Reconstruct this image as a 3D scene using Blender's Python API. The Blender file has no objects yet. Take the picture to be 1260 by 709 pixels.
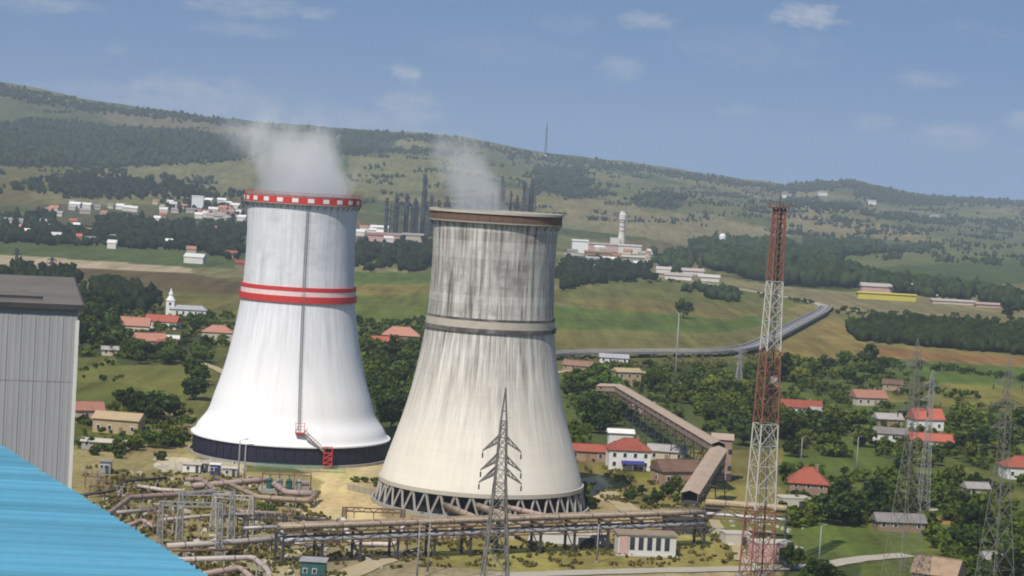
import bpy, math, random
import numpy as np
from mathutils import Vector, Matrix

random.seed(7)
rng = np.random.default_rng(7)
scene = bpy.context.scene
COL = scene.collection
PI = math.pi

# ------------------------------------------------------------------ camera
CAM_H, F, W, H = 88.0, 2600.0, 1260.0, 709.0      # F: focal length in pixels of a 1260 px wide frame
PITCH, ROLL = math.atan(133.8 / F), math.radians(3.3)
cp, sp, cr, sr = math.cos(PITCH), math.sin(PITCH), math.cos(ROLL), math.sin(ROLL)
FWD = np.array([0, cp, -sp]); UP0 = np.array([0, sp, cp]); RT0 = np.array([1.0, 0, 0])
RT = cr * RT0 + sr * UP0
UP = -sr * RT0 + cr * UP0
cam = bpy.data.cameras.new('camera'); cam_o = bpy.data.objects.new('camera', cam); COL.objects.link(cam_o)
cam.sensor_width = 36; cam.lens = F / W * 36; cam.clip_start = 1; cam.clip_end = 60000
cam_o.matrix_world = Matrix(((RT[0], UP[0], -FWD[0], 0), (RT[1], UP[1], -FWD[1], 0), (RT[2], UP[2], -FWD[2], CAM_H), (0, 0, 0, 1)))
scene.camera = cam_o

# ------------------------------------------------------------------ sky, sun, exposure
SUN_EL = math.radians(52)
SUN_AZ = math.atan2(-0.42, -0.90)                 # behind the camera, to its left
sun_dir = Vector((math.sin(SUN_AZ) * math.cos(SUN_EL), math.cos(SUN_AZ) * math.cos(SUN_EL), math.sin(SUN_EL)))
world = bpy.data.worlds.new('World'); scene.world = world; world.use_nodes = True
sun = bpy.data.lights.new('sun', 'SUN'); sun.energy = 4.4; sun.angle = math.radians(0.5); sun.color = (1.0, 0.93, 0.82)
sun_o = bpy.data.objects.new('sun', sun); COL.objects.link(sun_o)
sun_o.rotation_euler = (-sun_dir).to_track_quat('-Z', 'Y').to_euler(); sun_o.location = (0, -200, 600)
scene.view_settings.view_transform = 'Standard'; scene.view_settings.look = 'None'
scene.view_settings.exposure = 0.0; scene.view_settings.gamma = 1.0
scene.render.engine = 'CYCLES'
scene.cycles.max_bounces = 5; scene.cycles.diffuse_bounces = 2; scene.cycles.glossy_bounces = 2
scene.cycles.transparent_max_bounces = 8; scene.cycles.volume_bounces = 3
scene.cycles.use_denoising = True
scene.cycles.filter_width = 1.9


class NT:
    """small helper round a node tree"""
    def __init__(s, tree): s.t = tree; s.n = tree.nodes; s.l = tree.links
    def new(s, typ, **kw):
        n = s.n.new(typ)
        for k, v in kw.items(): setattr(n, k, v)
        return n
    def put(s, sock, v):
        if isinstance(v, bpy.types.NodeSocket): s.l.new(v, sock)
        elif v is not None: sock.default_value = v
    def math(s, op, a, b=None, c=None, clamp=False):
        n = s.n.new('ShaderNodeMath'); n.operation = op; n.use_clamp = clamp
        s.put(n.inputs[0], a)
        if b is not None: s.put(n.inputs[1], b)
        if c is not None: s.put(n.inputs[2], c)
        return n.outputs[0]
    def noise(s, vec, scale, detail=4, rough=0.55):
        n = s.n.new('ShaderNodeTexNoise'); n.inputs['Scale'].default_value = scale
        n.inputs['Detail'].default_value = detail; n.inputs['Roughness'].default_value = rough
        if vec is not None: s.l.new(vec, n.inputs['Vector'])
        return n.outputs['Fac']
    def ramp(s, v, lo, hi, a=0.0, b=1.0):
        n = s.n.new('ShaderNodeMapRange'); n.clamp = True
        s.put(n.inputs[0], v); n.inputs[1].default_value = lo; n.inputs[2].default_value = hi
        n.inputs[3].default_value = a; n.inputs[4].default_value = b
        return n.outputs[0]
    def mix(s, fac, a, b, blend='MIX'):
        n = s.n.new('ShaderNodeMixRGB'); n.blend_type = blend
        s.put(n.inputs[0], fac); s.put(n.inputs[1], a); s.put(n.inputs[2], b)
        return n.outputs[0]
    def xyz(s, x, y, z):
        n = s.n.new('ShaderNodeCombineXYZ')
        s.put(n.inputs[0], x); s.put(n.inputs[1], y); s.put(n.inputs[2], z)
        return n.outputs[0]
    def sep(s, v):
        n = s.n.new('ShaderNodeSeparateXYZ'); s.l.new(v, n.inputs[0]); return n.outputs


def lin(r, g, b, k=1.0):
    def f(c):
        c = c / 255.0
        return (c / 12.92 if c <= 0.04045 else ((c + 0.055) / 1.055) ** 2.4) * k
    return (f(r), f(g), f(b), 1.0)


# ------------------------------------------------------------------ projection helpers
def ray(px, py):
    px = np.asarray(px, float); py = np.asarray(py, float)
    return FWD + np.multiply.outer((px - W / 2) / F, RT) - np.multiply.outer((py - H / 2) / F, UP)
def project(X, Y, Z):
    d = np.stack([X, Y, np.asarray(Z) - CAM_H], -1)
    w = np.maximum(d @ FWD, 1e-6)
    return W / 2 + F * (d @ RT) / w, H / 2 - F * (d @ UP) / w
def horizon(px): return 354.5 - 133.8 / cr + (px - 630) * math.tan(ROLL)


SKYL = np.array([(-400, 88), (-100, 96), (0, 104), (60, 115), (110, 126), (180, 135), (270, 146), (330, 152), (420, 158), (500, 163),
                 (560, 168), (600, 175), (640, 185), (680, 190), (760, 198), (850, 212), (960, 227), (1000, 223), (1040, 221),
                 (1080, 230), (1130, 239), (1180, 243), (1260, 247), (1400, 254), (1700, 268)], float)
def terrain(X, Y):
    """height of the land: a flat plain rising to a long ridge"""
    X = np.asarray(X, float); Y = np.asarray(Y, float)
    D = np.hypot(X, Y)
    t = np.where(Y > 50, X / np.maximum(Y, 50), np.sign(X) * 2.0)
    px = np.clip(W / 2 + F * t, -400, 1700)
    ys = np.interp(px, SKYL[:, 0], SKYL[:, 1])
    el = (354.5 - 133.8 + (px - 630) * math.tan(ROLL) - ys) / F
    R = np.interp(px, [-400, 600, 1000, 1300], [5600, 6600, 7600, 8600])
    D0 = np.interp(px, [-400, 300, 900, 1300], [2350, 2600, 3100, 3400])
    hr = CAM_H + el * R
    s = (D - D0) / (R - D0)
    sc_ = np.clip(s, 0, 1)
    f = 0.30 * sc_ + 0.70 * sc_ ** 1.7
    f = f * (1 - 0.25 * np.clip(s - 1, 0, 2))
    n = (np.sin(X / 410 + 1.3 + np.sin(Y / 530)) + np.sin(Y / 370 + X / 900 + 0.5) + 0.6 * np.sin(X / 190 - Y / 240) + 0.4 * np.sin(X / 97 + Y / 133))
    bump = n * 13 * np.clip(4 * sc_ * (1 - sc_), 0, 1) ** 0.8
    crest = np.where(s > 0.8, (np.sin(X / 63) + np.sin(X / 27 + 1)) * 1.2, 0)
    return np.where(s > 0, hr * f + bump + crest * np.clip((s - 0.8) * 5, 0, 1), 0.0)

_DG = np.concatenate([np.linspace(60, 2300, 80), np.linspace(2320, 9000, 380)])
def hit(px, py):
    """points of the land seen at these pixels (n,3)"""
    d = np.atleast_2d(ray(px, py))
    out = np.zeros((len(d), 3))
    for i in range(0, len(d), 2000):
        dd = d[i:i + 2000]
        k = _DG[None, :] / dd[:, 1:2]
        Xs = k * dd[:, 0:1]; Zs = CAM_H + k * dd[:, 2:3]; Ys = np.broadcast_to(_DG[None, :], Xs.shape)
        g = Zs - terrain(Xs, Ys)
        below = g < 0
        j = np.where(below.any(1), below.argmax(1), len(_DG) - 1); j = np.maximum(j, 1)
        a = np.arange(len(dd)); g0 = g[a, j - 1]; g1 = g[a, j]
        f = np.clip(g0 / np.where(np.abs(g0 - g1) < 1e-9, 1e-9, g0 - g1), 0, 1)
        Dh = _DG[j - 1] + f * (_DG[j] - _DG[j - 1])
        kk = Dh / dd[:, 1]
        out[i:i + 2000, 0] = kk * dd[:, 0]; out[i:i + 2000, 1] = Dh
    out[:, 2] = terrain(out[:, 0], out[:, 1])
    return out
def at(px, py, z=None):
    """one world point: on the plane z, or on the land"""
    if z is None:
        d = ray(px, py); k = -CAM_H / d[2] if d[2] < -1e-6 else 1e9
        if 0 < k * d[1] < 2200: return Vector((k * d[0], k * d[1], 0))
        return Vector(hit([px], [py])[0])
    d = ray(px, py); k = (z - CAM_H) / d[2]
    return Vector((k * d[0], k * d[1], z))
def at_y(px, py, D):
    d = ray(px, py); k = D / d[1]
    return Vector((k * d[0], D, CAM_H + k * d[2]))


# ------------------------------------------------------------------ world
def build_world():
    t = NT(world.node_tree)
    for n in list(t.n): t.n.remove(n)
    out = t.new('ShaderNodeOutputWorld'); bg = t.new('ShaderNodeBackground')
    tc = t.new('ShaderNodeTexCoord'); g = tc.outputs['Generated']
    x, y, z = t.sep(g)
    # the air near the ground is clear and deep blue: read the sky model a little above the horizon
    z2 = t.math('MULTIPLY_ADD', t.math('MAXIMUM', z, 0.0), 1.0, 0.30)
    sky = t.new('ShaderNodeTexSky', sky_type='NISHITA'); sky.sun_disc = False
    sky.sun_elevation = SUN_EL; sky.sun_rotation = SUN_AZ
    sky.altitude = 300; sky.air_density = 1.0; sky.dust_density = 0.6; sky.ozone_density = 1.6
    nv = t.new('ShaderNodeVectorMath', operation='NORMALIZE'); t.l.new(t.xyz(x, y, z2), nv.inputs[0])
    t.l.new(nv.outputs[0], sky.inputs['Vector'])
    # fair weather clouds: small soft puffs
    az = t.math('ARCTAN2', x, y)
    el = t.math('ARCSINE', z)
    vec = t.xyz(t.math('MULTIPLY', az, 1.0), t.math('MULTIPLY', el, 2.2), 0.0)
    n1 = t.noise(vec, 85, 8, 0.68)
    n2 = t.noise(vec, 9, 3, 0.5)
    total = t.math('MULTIPLY', t.ramp(n2, 0.60, 0.78), t.ramp(n1, 0.42, 0.72, 0, 0.5))
    puffs = [(995, 20, 46, 16, .75), (790, 25, 42, 12, .45), (765, 84, 30, 18, .38), (498, 89, 20, 11, .75), (503, 138, 44, 34, .5),
             (300, 8, 70, 16, .42), (40, 3, 80, 12, .42), (388, 16, 26, 9, .45), (300, 36, 60, 10, .26), (905, 137, 26, 9, .32), (1077, 152, 30, 11, .42),
             (1170, 168, 60, 16, .38), (1140, 98, 46, 12, .32), (240, 122, 120, 30, .55), (120, 112, 90, 16, .3), (430, 152, 130, 24, .42), (330, 140, 60, 14, .4), (1258, 148, 22, 14, .38),
             (700, 30, 40, 12, .16), (148, 60, 20, 8, .28), (930, 60, 120, 30, .12), (620, 60, 120, 20, .1)]
    for (px, py, w_, h_, a_) in puffs:
        d = ray(px, py); d = d / np.linalg.norm(d)
        a0 = math.atan2(d[0], d[1]); e0 = math.asin(d[2])
        u = t.math('MULTIPLY', t.math('SUBTRACT', az, a0), F / w_)
        v = t.math('MULTIPLY', t.math('SUBTRACT', el, e0), F / h_)
        r2 = t.math('ADD', t.math('MULTIPLY', u, u), t.math('MULTIPLY', v, v))
        w1 = t.math('MULTIPLY_ADD', n1, 5.2, -2.75)
        m = t.math('MULTIPLY', t.ramp(t.math('ADD', t.math('SUBTRACT', 0.9, r2), w1), -0.5, 1.6, 0, a_), t.ramp(r2, 0.6, 2.6, 1.0, 0.0))
        total = t.math('MAXIMUM', total, m)
    tint = t.mix(1.0, sky.outputs[0], (0.98, 1.06, 1.12, 1), 'MULTIPLY')
    col = t.mix(total, tint, (5.6, 5.7, 5.9, 1))
    t.l.new(col, bg.inputs['Color']); bg.inputs['Strength'].default_value = 0.105
    t.l.new(bg.outputs[0], out.inputs['Surface'])
build_world()


# ------------------------------------------------------------------ materials
MATS = {}
def base_mat(name):
    m = bpy.data.materials.new(name); m.use_nodes = True
    t = NT(m.node_tree); b = m.node_tree.nodes['Principled BSDF']
    b.inputs['Specular IOR Level'].default_value = 0.3
    MATS[name] = m
    return m, t, b
def mat(name, col, rough=0.8, var=0.18, scale=0.6, metal=0.0, bump=0.0, dirt=None, dirt_amt=0.0, stretch=(1, 1, 1), spec=None, per=0.0):
    """plain weathered surface: colour with blotches, optional dirt"""
    if name in MATS: return MATS[name]
    m, t, b = base_mat(name)
    tc = t.new('ShaderNodeTexCoord'); mp = t.new('ShaderNodeMapping'); mp.inputs['Scale'].default_value = stretch
    oi = t.new('ShaderNodeObjectInfo')
    off = t.new('ShaderNodeVectorMath', operation='ADD'); t.l.new(tc.outputs['Object'], off.inputs[0]); t.l.new(oi.outputs['Location'], off.inputs[1])
    t.l.new(off.outputs[0], mp.inputs['Vector']); v = mp.outputs[0]
    n1 = t.noise(v, scale, 5); n2 = t.noise(v, scale * 6.3, 3)
    k = t.math('ADD', t.math('MULTIPLY', n1, 0.65), t.math('MULTIPLY', n2, 0.35))
    f = t.ramp(k, 0.3, 0.7, 1 - var, 1 + var)
    if per: f = t.math('MULTIPLY', f, t.ramp(oi.outputs['Random'], 0, 1, 1 - per, 1 + per))
    c = t.mix(1.0, tuple(col), t.xyz(f, f, f), 'MULTIPLY')
    if dirt is not None: c = t.mix(t.ramp(n1, 0.48, 0.75, 0, dirt_amt), c, tuple(dirt))
    t.l.new(c, b.inputs['Base Color'])
    b.inputs['Roughness'].default_value = rough; b.inputs['Metallic'].default_value = metal
    if spec is not None: b.inputs['Specular IOR Level'].default_value = spec
    if bump:
        bp = t.new('ShaderNodeBump'); bp.inputs['Distance'].default_value = bump; t.l.new(n2, bp.inputs['Height']); t.l.new(bp.outputs[0], b.inputs['Normal'])
    return m

M_STEEL = mat('galvanised_steel', (0.30, 0.30, 0.30, 1), 0.55, 0.2, 0.8, dirt=(0.14, 0.09, 0.06, 1), dirt_amt=0.5)
M_RUST = mat('rusty_steel', (0.15, 0.09, 0.065, 1), 0.85, 0.35, 0.7)
M_DARKSTEEL = mat('dark_steel', (0.055, 0.057, 0.060, 1), 0.7, 0.3, 0.7)
M_RED = mat('red_paint', (0.56, 0.045, 0.04, 1), 0.55, 0.15, 0.5, dirt=(0.25, 0.05, 0.05, 1), dirt_amt=0.4)
M_MASTRED = mat('mast_red_paint', (0.23, 0.088, 0.065, 1), 0.6, 0.25, 0.3, dirt=(0.17, 0.07, 0.05, 1), dirt_amt=0.6)
M_WHITE = mat('white_paint', (0.74, 0.74, 0.73, 1), 0.6, 0.08, 0.5, dirt=(0.5, 0.47, 0.43, 1), dirt_amt=0.4)
M_MASTWHITE = mat('mast_white_paint', (0.46, 0.44, 0.41, 1), 0.6, 0.12, 0.5, dirt=(0.34, 0.25, 0.19, 1), dirt_amt=0.6)
M_PINK = mat('faded_pink_paint', (0.76, 0.60, 0.60, 1), 0.6, 0.12, 0.5)
M_CONC = mat('grey_concrete', (0.33, 0.31, 0.28, 1), 0.9, 0.2, 0.3, dirt=(0.17, 0.15, 0.13, 1), dirt_amt=0.5)
M_PALECONC = mat('pale_concrete', (0.48, 0.44, 0.37, 1), 0.9, 0.18, 0.3, dirt=(0.27, 0.23, 0.18, 1), dirt_amt=0.5)
M_ROADCONC = mat('worn_concrete_road', (0.40, 0.36, 0.29, 1), 0.92, 0.18, 0.12, dirt=(0.28, 0.25, 0.19, 1), dirt_amt=0.6)
M_ASPH = mat('grey_asphalt', (0.14, 0.14, 0.15, 1), 0.9, 0.2, 0.1)
M_SOIL = mat('packed_earth', (0.42, 0.34, 0.21, 1), 0.95, 0.25, 0.08, dirt=(0.20, 0.18, 0.08, 1), dirt_amt=0.6)
M_PIPEPALE = mat('pale_pipe_cladding', (0.50, 0.44, 0.40, 1), 0.5, 0.2, 0.9, dirt=(0.26, 0.18, 0.14, 1), dirt_amt=0.95, per=0.22)
M_PIPEPINK = mat('dusty_pink_pipe_cladding', (0.36, 0.27, 0.24, 1), 0.6, 0.22, 0.9, dirt=(0.20, 0.13, 0.10, 1), dirt_amt=0.95, per=0.22)
M_PIPEBROWN = mat('brown_pipe_cladding', (0.36, 0.28, 0.20, 1), 0.7, 0.28, 0.9, dirt=(0.12, 0.08, 0.06, 1), dirt_amt=0.95, per=0.22)
M_PIPESILVER = mat('aluminium_pipe_cladding', (0.42, 0.42, 0.43, 1), 0.45, 0.15, 0.9, metal=0.2, dirt=(0.22, 0.18, 0.15, 1), dirt_amt=0.85, per=0.22)
M_PIPEDARK = mat('dark_pipe', (0.06, 0.05, 0.055, 1), 0.7, 0.3, 0.4)
M_NAVY = mat('dark_navy_sheet', (0.018, 0.016, 0.035, 1), 0.6, 0.35, 0.5)
M_GREEN = mat('green_paint', (0.05, 0.22, 0.13, 1), 0.6, 0.2, 0.4)
M_TEAL = mat('teal_painted_steel', (0.03, 0.10, 0.10, 1), 0.6, 0.25, 0.5)
M_BLUE = mat('dark_blue_paint', (0.03, 0.035, 0.20, 1), 0.5, 0.2, 0.5)
M_GLASS = mat('dark_window_glass', (0.03, 0.035, 0.045, 1), 0.15, 0.2, 0.5, spec=0.6)
M_BLUESHEET = mat('blue_roof_sheet', (0.125, 0.385, 0.53, 1), 0.5, 0.1, 0.5, dirt=(0.12, 0.27, 0.36, 1), dirt_amt=0.35, spec=0.4, per=0.15)
def lap_lines():  # darker lines at each sheet's lap and middle rib, plus dirt specks
    t = NT(M_BLUESHEET.node_tree); b = t.n['Principled BSDF']; src = b.inputs['Base Color'].links[0].from_socket
    tc = t.new('ShaderNodeTexCoord'); x, y, z = t.sep(tc.outputs['Object'])
    oi = t.new('ShaderNodeObjectInfo')
    run = t.noise(t.xyz(t.math('MULTIPLY', x, 0.25), t.math('MULTIPLY', oi.outputs['Random'], 90.0), 0.0), 1.0, 4, 0.7)
    lap = t.math('MULTIPLY', t.ramp(t.math('ABSOLUTE', t.math('SUBTRACT', y, 0.42)), 0.03, 0.13, 1.0, 0.0), t.ramp(run, 0.36, 0.62, 0.5, 0.8))
    mid = t.math('MULTIPLY', t.ramp(t.math('ABSOLUTE', t.math('ADD', y, 0.09)), 0.02, 0.07, 1.0, 0.0), t.ramp(run, 0.45, 0.7, 0.3, 0.5))
    c = t.mix(t.math('MAXIMUM', lap, mid), src, (0.055, 0.155, 0.25, 1))
    spot = t.noise(t.xyz(t.math('MULTIPLY', x, 1.3), t.math('ADD', t.math('MULTIPLY', y, 3.0), t.math('MULTIPLY', oi.outputs['Random'], 50.0)), 2.0), 1.0, 3, 0.6)
    c = t.mix(t.ramp(spot, 0.66, 0.74, 0.0, 0.5), c, (0.09, 0.13, 0.16, 1))
    t.l.new(c, b.inputs['Base Color'])
lap_lines()
M_GREYSHEET = mat('grey_wall_sheet', (0.34, 0.34, 0.355, 1), 0.6, 0.13, 0.25, dirt=(0.20, 0.165, 0.14, 1), dirt_amt=0.5, stretch=(1, 1, 0.18))
M_BITUMEN = mat('grey_brown_roof_felt', (0.155, 0.14, 0.12, 1), 0.9, 0.2, 0.12)
M_TILE = mat('red_roof_tile', (0.36, 0.095, 0.06, 1), 0.8, 0.28, 0.5, dirt=(0.20, 0.08, 0.05, 1), dirt_amt=0.5, per=0.30)
M_TILEPINK = mat('faded_red_roof_tile', (0.36, 0.17, 0.12, 1), 0.85, 0.25, 0.5, dirt=(0.24, 0.12, 0.08, 1), dirt_amt=0.5, per=0.30)
M_TILEBROWN = mat('brown_roof_tile', (0.20, 0.12, 0.085, 1), 0.85, 0.3, 0.5, per=0.30)
M_ROOFGREY = mat('grey_fibre_cement_roof', (0.27, 0.25, 0.235, 1), 0.9, 0.2, 0.4, per=0.30)
M_PLASTER = mat('cream_plaster', (0.52, 0.46, 0.36, 1), 0.9, 0.15, 0.3, dirt=(0.3, 0.25, 0.18, 1), dirt_amt=0.4, per=0.15)
M_WPLASTER = mat('white_plaster', (0.66, 0.65, 0.62, 1), 0.9, 0.1, 0.3, dirt=(0.42, 0.38, 0.33, 1), dirt_amt=0.4, per=0.15)
M_BROWNWALL = mat('brown_plaster', (0.30, 0.20, 0.14, 1), 0.9, 0.2, 0.3, per=0.15)
M_PINKWALL = mat('pink_plaster', (0.50, 0.33, 0.29, 1), 0.9, 0.15, 0.3)
M_YELLOW = mat('yellow_plaster', (0.50, 0.44, 0.08, 1), 0.9, 0.12, 0.1)
M_WOOD = mat('weathered_wood', (0.24, 0.17, 0.11, 1), 0.9, 0.3, 0.6)
M_TAN = mat('tan_sheet', (0.42, 0.32, 0.19, 1), 0.8, 0.2, 0.3, dirt=(0.32, 0.20, 0.10, 1), dirt_amt=0.5)
M_GALROOF = mat('brown_beige_gallery_roof', (0.40, 0.31, 0.235, 1), 0.8, 0.3, 0.25, dirt=(0.24, 0.15, 0.11, 1), dirt_amt=0.6)
M_GALWALL = mat('brown_gallery_wall', (0.31, 0.21, 0.165, 1), 0.8, 0.25, 0.25)
M_BARK = mat('tree_bark', (0.085, 0.065, 0.045, 1), 0.95, 0.3, 1.5)
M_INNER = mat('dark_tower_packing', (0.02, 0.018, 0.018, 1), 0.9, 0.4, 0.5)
M_WATER = mat('dark_basin_water', (0.02, 0.03, 0.03, 1), 0.1, 0.2, 0.2)
M_DISTSTEEL = mat('sooty_plant_steel', (0.050, 0.058, 0.066, 1), 0.8, 0.25, 0.1)
M_DISTWHITE = mat('pale_plant_wall', (0.60, 0.57, 0.53, 1), 0.8, 0.1, 0.1)

def leaf_mat(name, col):
    m, t, b = base_mat(name)
    at_ = t.new('ShaderNodeAttribute', attribute_name='tint'); oi = t.new('ShaderNodeObjectInfo')
    f = t.math('MULTIPLY', at_.outputs['Fac'], t.ramp(oi.outputs['Random'], 0, 1, 0.60, 1.6))
    c = t.mix(1.0, col, t.xyz(f, f, f), 'MULTIPLY')
    wn = t.new('ShaderNodeTexWhiteNoise', noise_dimensions='1D'); t.l.new(oi.outputs['Random'], wn.inputs['W'])
    c2 = t.mix(t.math('MULTIPLY', wn.outputs['Value'], 0.7), c, t.mix(1.0, c, (1.55, 1.16, 0.7, 1), 'MULTIPLY'))
    t.l.new(c2, b.inputs['Base Color']); b.inputs['Roughness'].default_value = 0.75
    b.inputs['Specular IOR Level'].default_value = 0.05
    tr = t.new('ShaderNodeBsdfTranslucent'); t.l.new(c2, tr.inputs['Color'])
    mx = t.new('ShaderNodeMixShader'); mx.inputs[0].default_value = 0.22
    o = m.node_tree.nodes['Material Output']
    t.l.new(b.outputs[0], mx.inputs[1]); t.l.new(tr.outputs[0], mx.inputs[2]); t.l.new(mx.outputs[0], o.inputs['Surface'])
    return m
M_LEAF = leaf_mat('green_leaves', (0.058, 0.098, 0.018, 1))
M_LEAFDARK = leaf_mat('dark_green_leaves', (0.036, 0.062, 0.017, 1))
M_LEAFLIGHT = leaf_mat('light_green_leaves', (0.095, 0.128, 0.024, 1))
M_WOODLAND = leaf_mat('woodland_leaves', (0.030, 0.050, 0.017, 1))

def shell_mat(name, clean, dirt, upper_amt, drip_amt, panel_amt, warm, smear_amt=0.28):
    """cooling tower shell: cast lift rings, formwork panels, soot streaks running down from rim and ring"""
    m, t, b = base_mat(name)
    tc = t.new('ShaderNodeTexCoord'); x, y, z = t.sep(tc.outputs['Object'])
    ang = t.math('ARCTAN2', x, y)
    arc = t.math('MULTIPLY', ang, 17.0)
    streak = t.noise(t.xyz(t.math('MULTIPLY', arc, 0.9), 0.0, t.math('MULTIPLY', z, 0.045)), 1.0, 5, 0.65)
    fine = t.noise(t.xyz(t.math('MULTIPLY', arc, 3.0), 3.0, t.math('MULTIPLY', z, 0.12)), 1.0, 3, 0.6)
    blot = t.noise(tc.outputs['Object'], 0.11, 5, 0.6)
    pa = t.math('FLOOR', t.math('MULTIPLY', arc, 0.55)); pz = t.math('FLOOR', t.math('MULTIPLY', z, 0.42))
    wn = t.new('ShaderNodeTexWhiteNoise'); t.l.new(t.xyz(pa, pz, 0.0), wn.inputs['Vector'])
    wr = t.new('ShaderNodeTexWhiteNoise'); t.l.new(t.xyz(0.0, pz, 4.0), wr.inputs['Vector'])
    lift = t.math('FRACT', t.math('MULTIPLY', z, 0.42)); line = t.ramp(t.math('ABSOLUTE', t.math('SUBTRACT', lift, 0.5)), 0.44, 0.5)
    # how dirty at this height: sooty above the ring, long drips below it
    up = t.ramp(z, 46, 52, 0.0, 1.0)
    drip = t.ramp(t.math('ADD', z, t.math('MULTIPLY', fine, 10.0)), 6, 50, 0.0, 1.0)
    top = t.ramp(z, 70, 79, 0.0, 1.0)
    s1 = t.ramp(t.math('ADD', t.math('MULTIPLY', streak, 0.7), t.math('MULTIPLY', fine, 0.3)), 0.40, 0.66)
    bh = t.noise(t.xyz(t.math('MULTIPLY', arc, 0.16), 7.0, t.math('MULTIPLY', z, 0.24)), 1.0, 5, 0.65)
    b1 = t.ramp(t.math('ADD', t.math('MULTIPLY', blot, 0.4), t.math('MULTIPLY', bh, 0.6)), 0.43, 0.60)
    d_up = t.math('MULTIPLY', up, t.math('MULTIPLY', t.math('MULTIPLY_ADD', s1, 0.42, 0.46), t.math('MULTIPLY_ADD', b1, upper_amt * 1.0, upper_amt * 0.05)))
    d_dr = t.math('MULTIPLY', t.math('MULTIPLY', drip, drip), t.math('MULTIPLY', s1, drip_amt))
    d_top = t.math('MULTIPLY', top, t.math('MULTIPLY', t.ramp(streak, 0.3, 0.6), upper_amt * 0.8))
    d = t.math('MAXIMUM', t.math('MAXIMUM', d_up, d_dr), d_top)
    d = t.math('ADD', d, t.math('MULTIPLY', t.math('MULTIPLY_ADD', up, 0.8, 0.2), t.math('MULTIPLY', t.math('ADD', t.math('MULTIPLY', wn.outputs['Value'], 0.25), t.math('MULTIPLY', wr.outputs['Value'], 0.5)), panel_amt)))
    d = t.math('ADD', d, t.math('MULTIPLY', line, t.math('MULTIPLY', blot, panel_amt * 0.45)))
    d = t.math('ADD', d, t.math('MULTIPLY', t.ramp(blot, 0.35, 0.75), panel_amt * 0.4), clamp=True)
    smear = t.noise(t.xyz(t.math('MULTIPLY', arc, 0.33), 11.0, t.math('MULTIPLY', z, 0.022)), 1.0, 4, 0.6)
    d = t.math('ADD', d, t.math('MULTIPLY', t.ramp(smear, 0.54, 0.72), t.ramp(z, 12, 34, smear_amt * 0.35, smear_amt)), clamp=True)
    cl = t.mix(t.ramp(z, 20, 55), warm, clean)
    c = t.mix(d, cl, dirt)
    t.l.new(c, b.inputs['Base Color']); b.inputs['Roughness'].default_value = 0.85
    bp = t.new('ShaderNodeBump'); bp.inputs['Distance'].default_value = 0.06; t.l.new(t.math('MULTIPLY_ADD', line, 0.2, fine), bp.inputs['Height']); t.l.new(bp.outputs[0], b.inputs['Normal'])
    return m
M_SHELL_OLD = shell_mat('weathered_tower_concrete', (0.70, 0.69, 0.65, 1), (0.14, 0.125, 0.115, 1), 0.84, 1.0, 0.26, (0.75, 0.70, 0.60, 1), 0.32)
M_SHELL_WHITE = shell_mat('white_painted_tower', (0.74, 0.76, 0.80, 1), (0.33, 0.34, 0.37, 1), 0.55, 0.50, 0.09, (0.80, 0.80, 0.80, 1))


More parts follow.
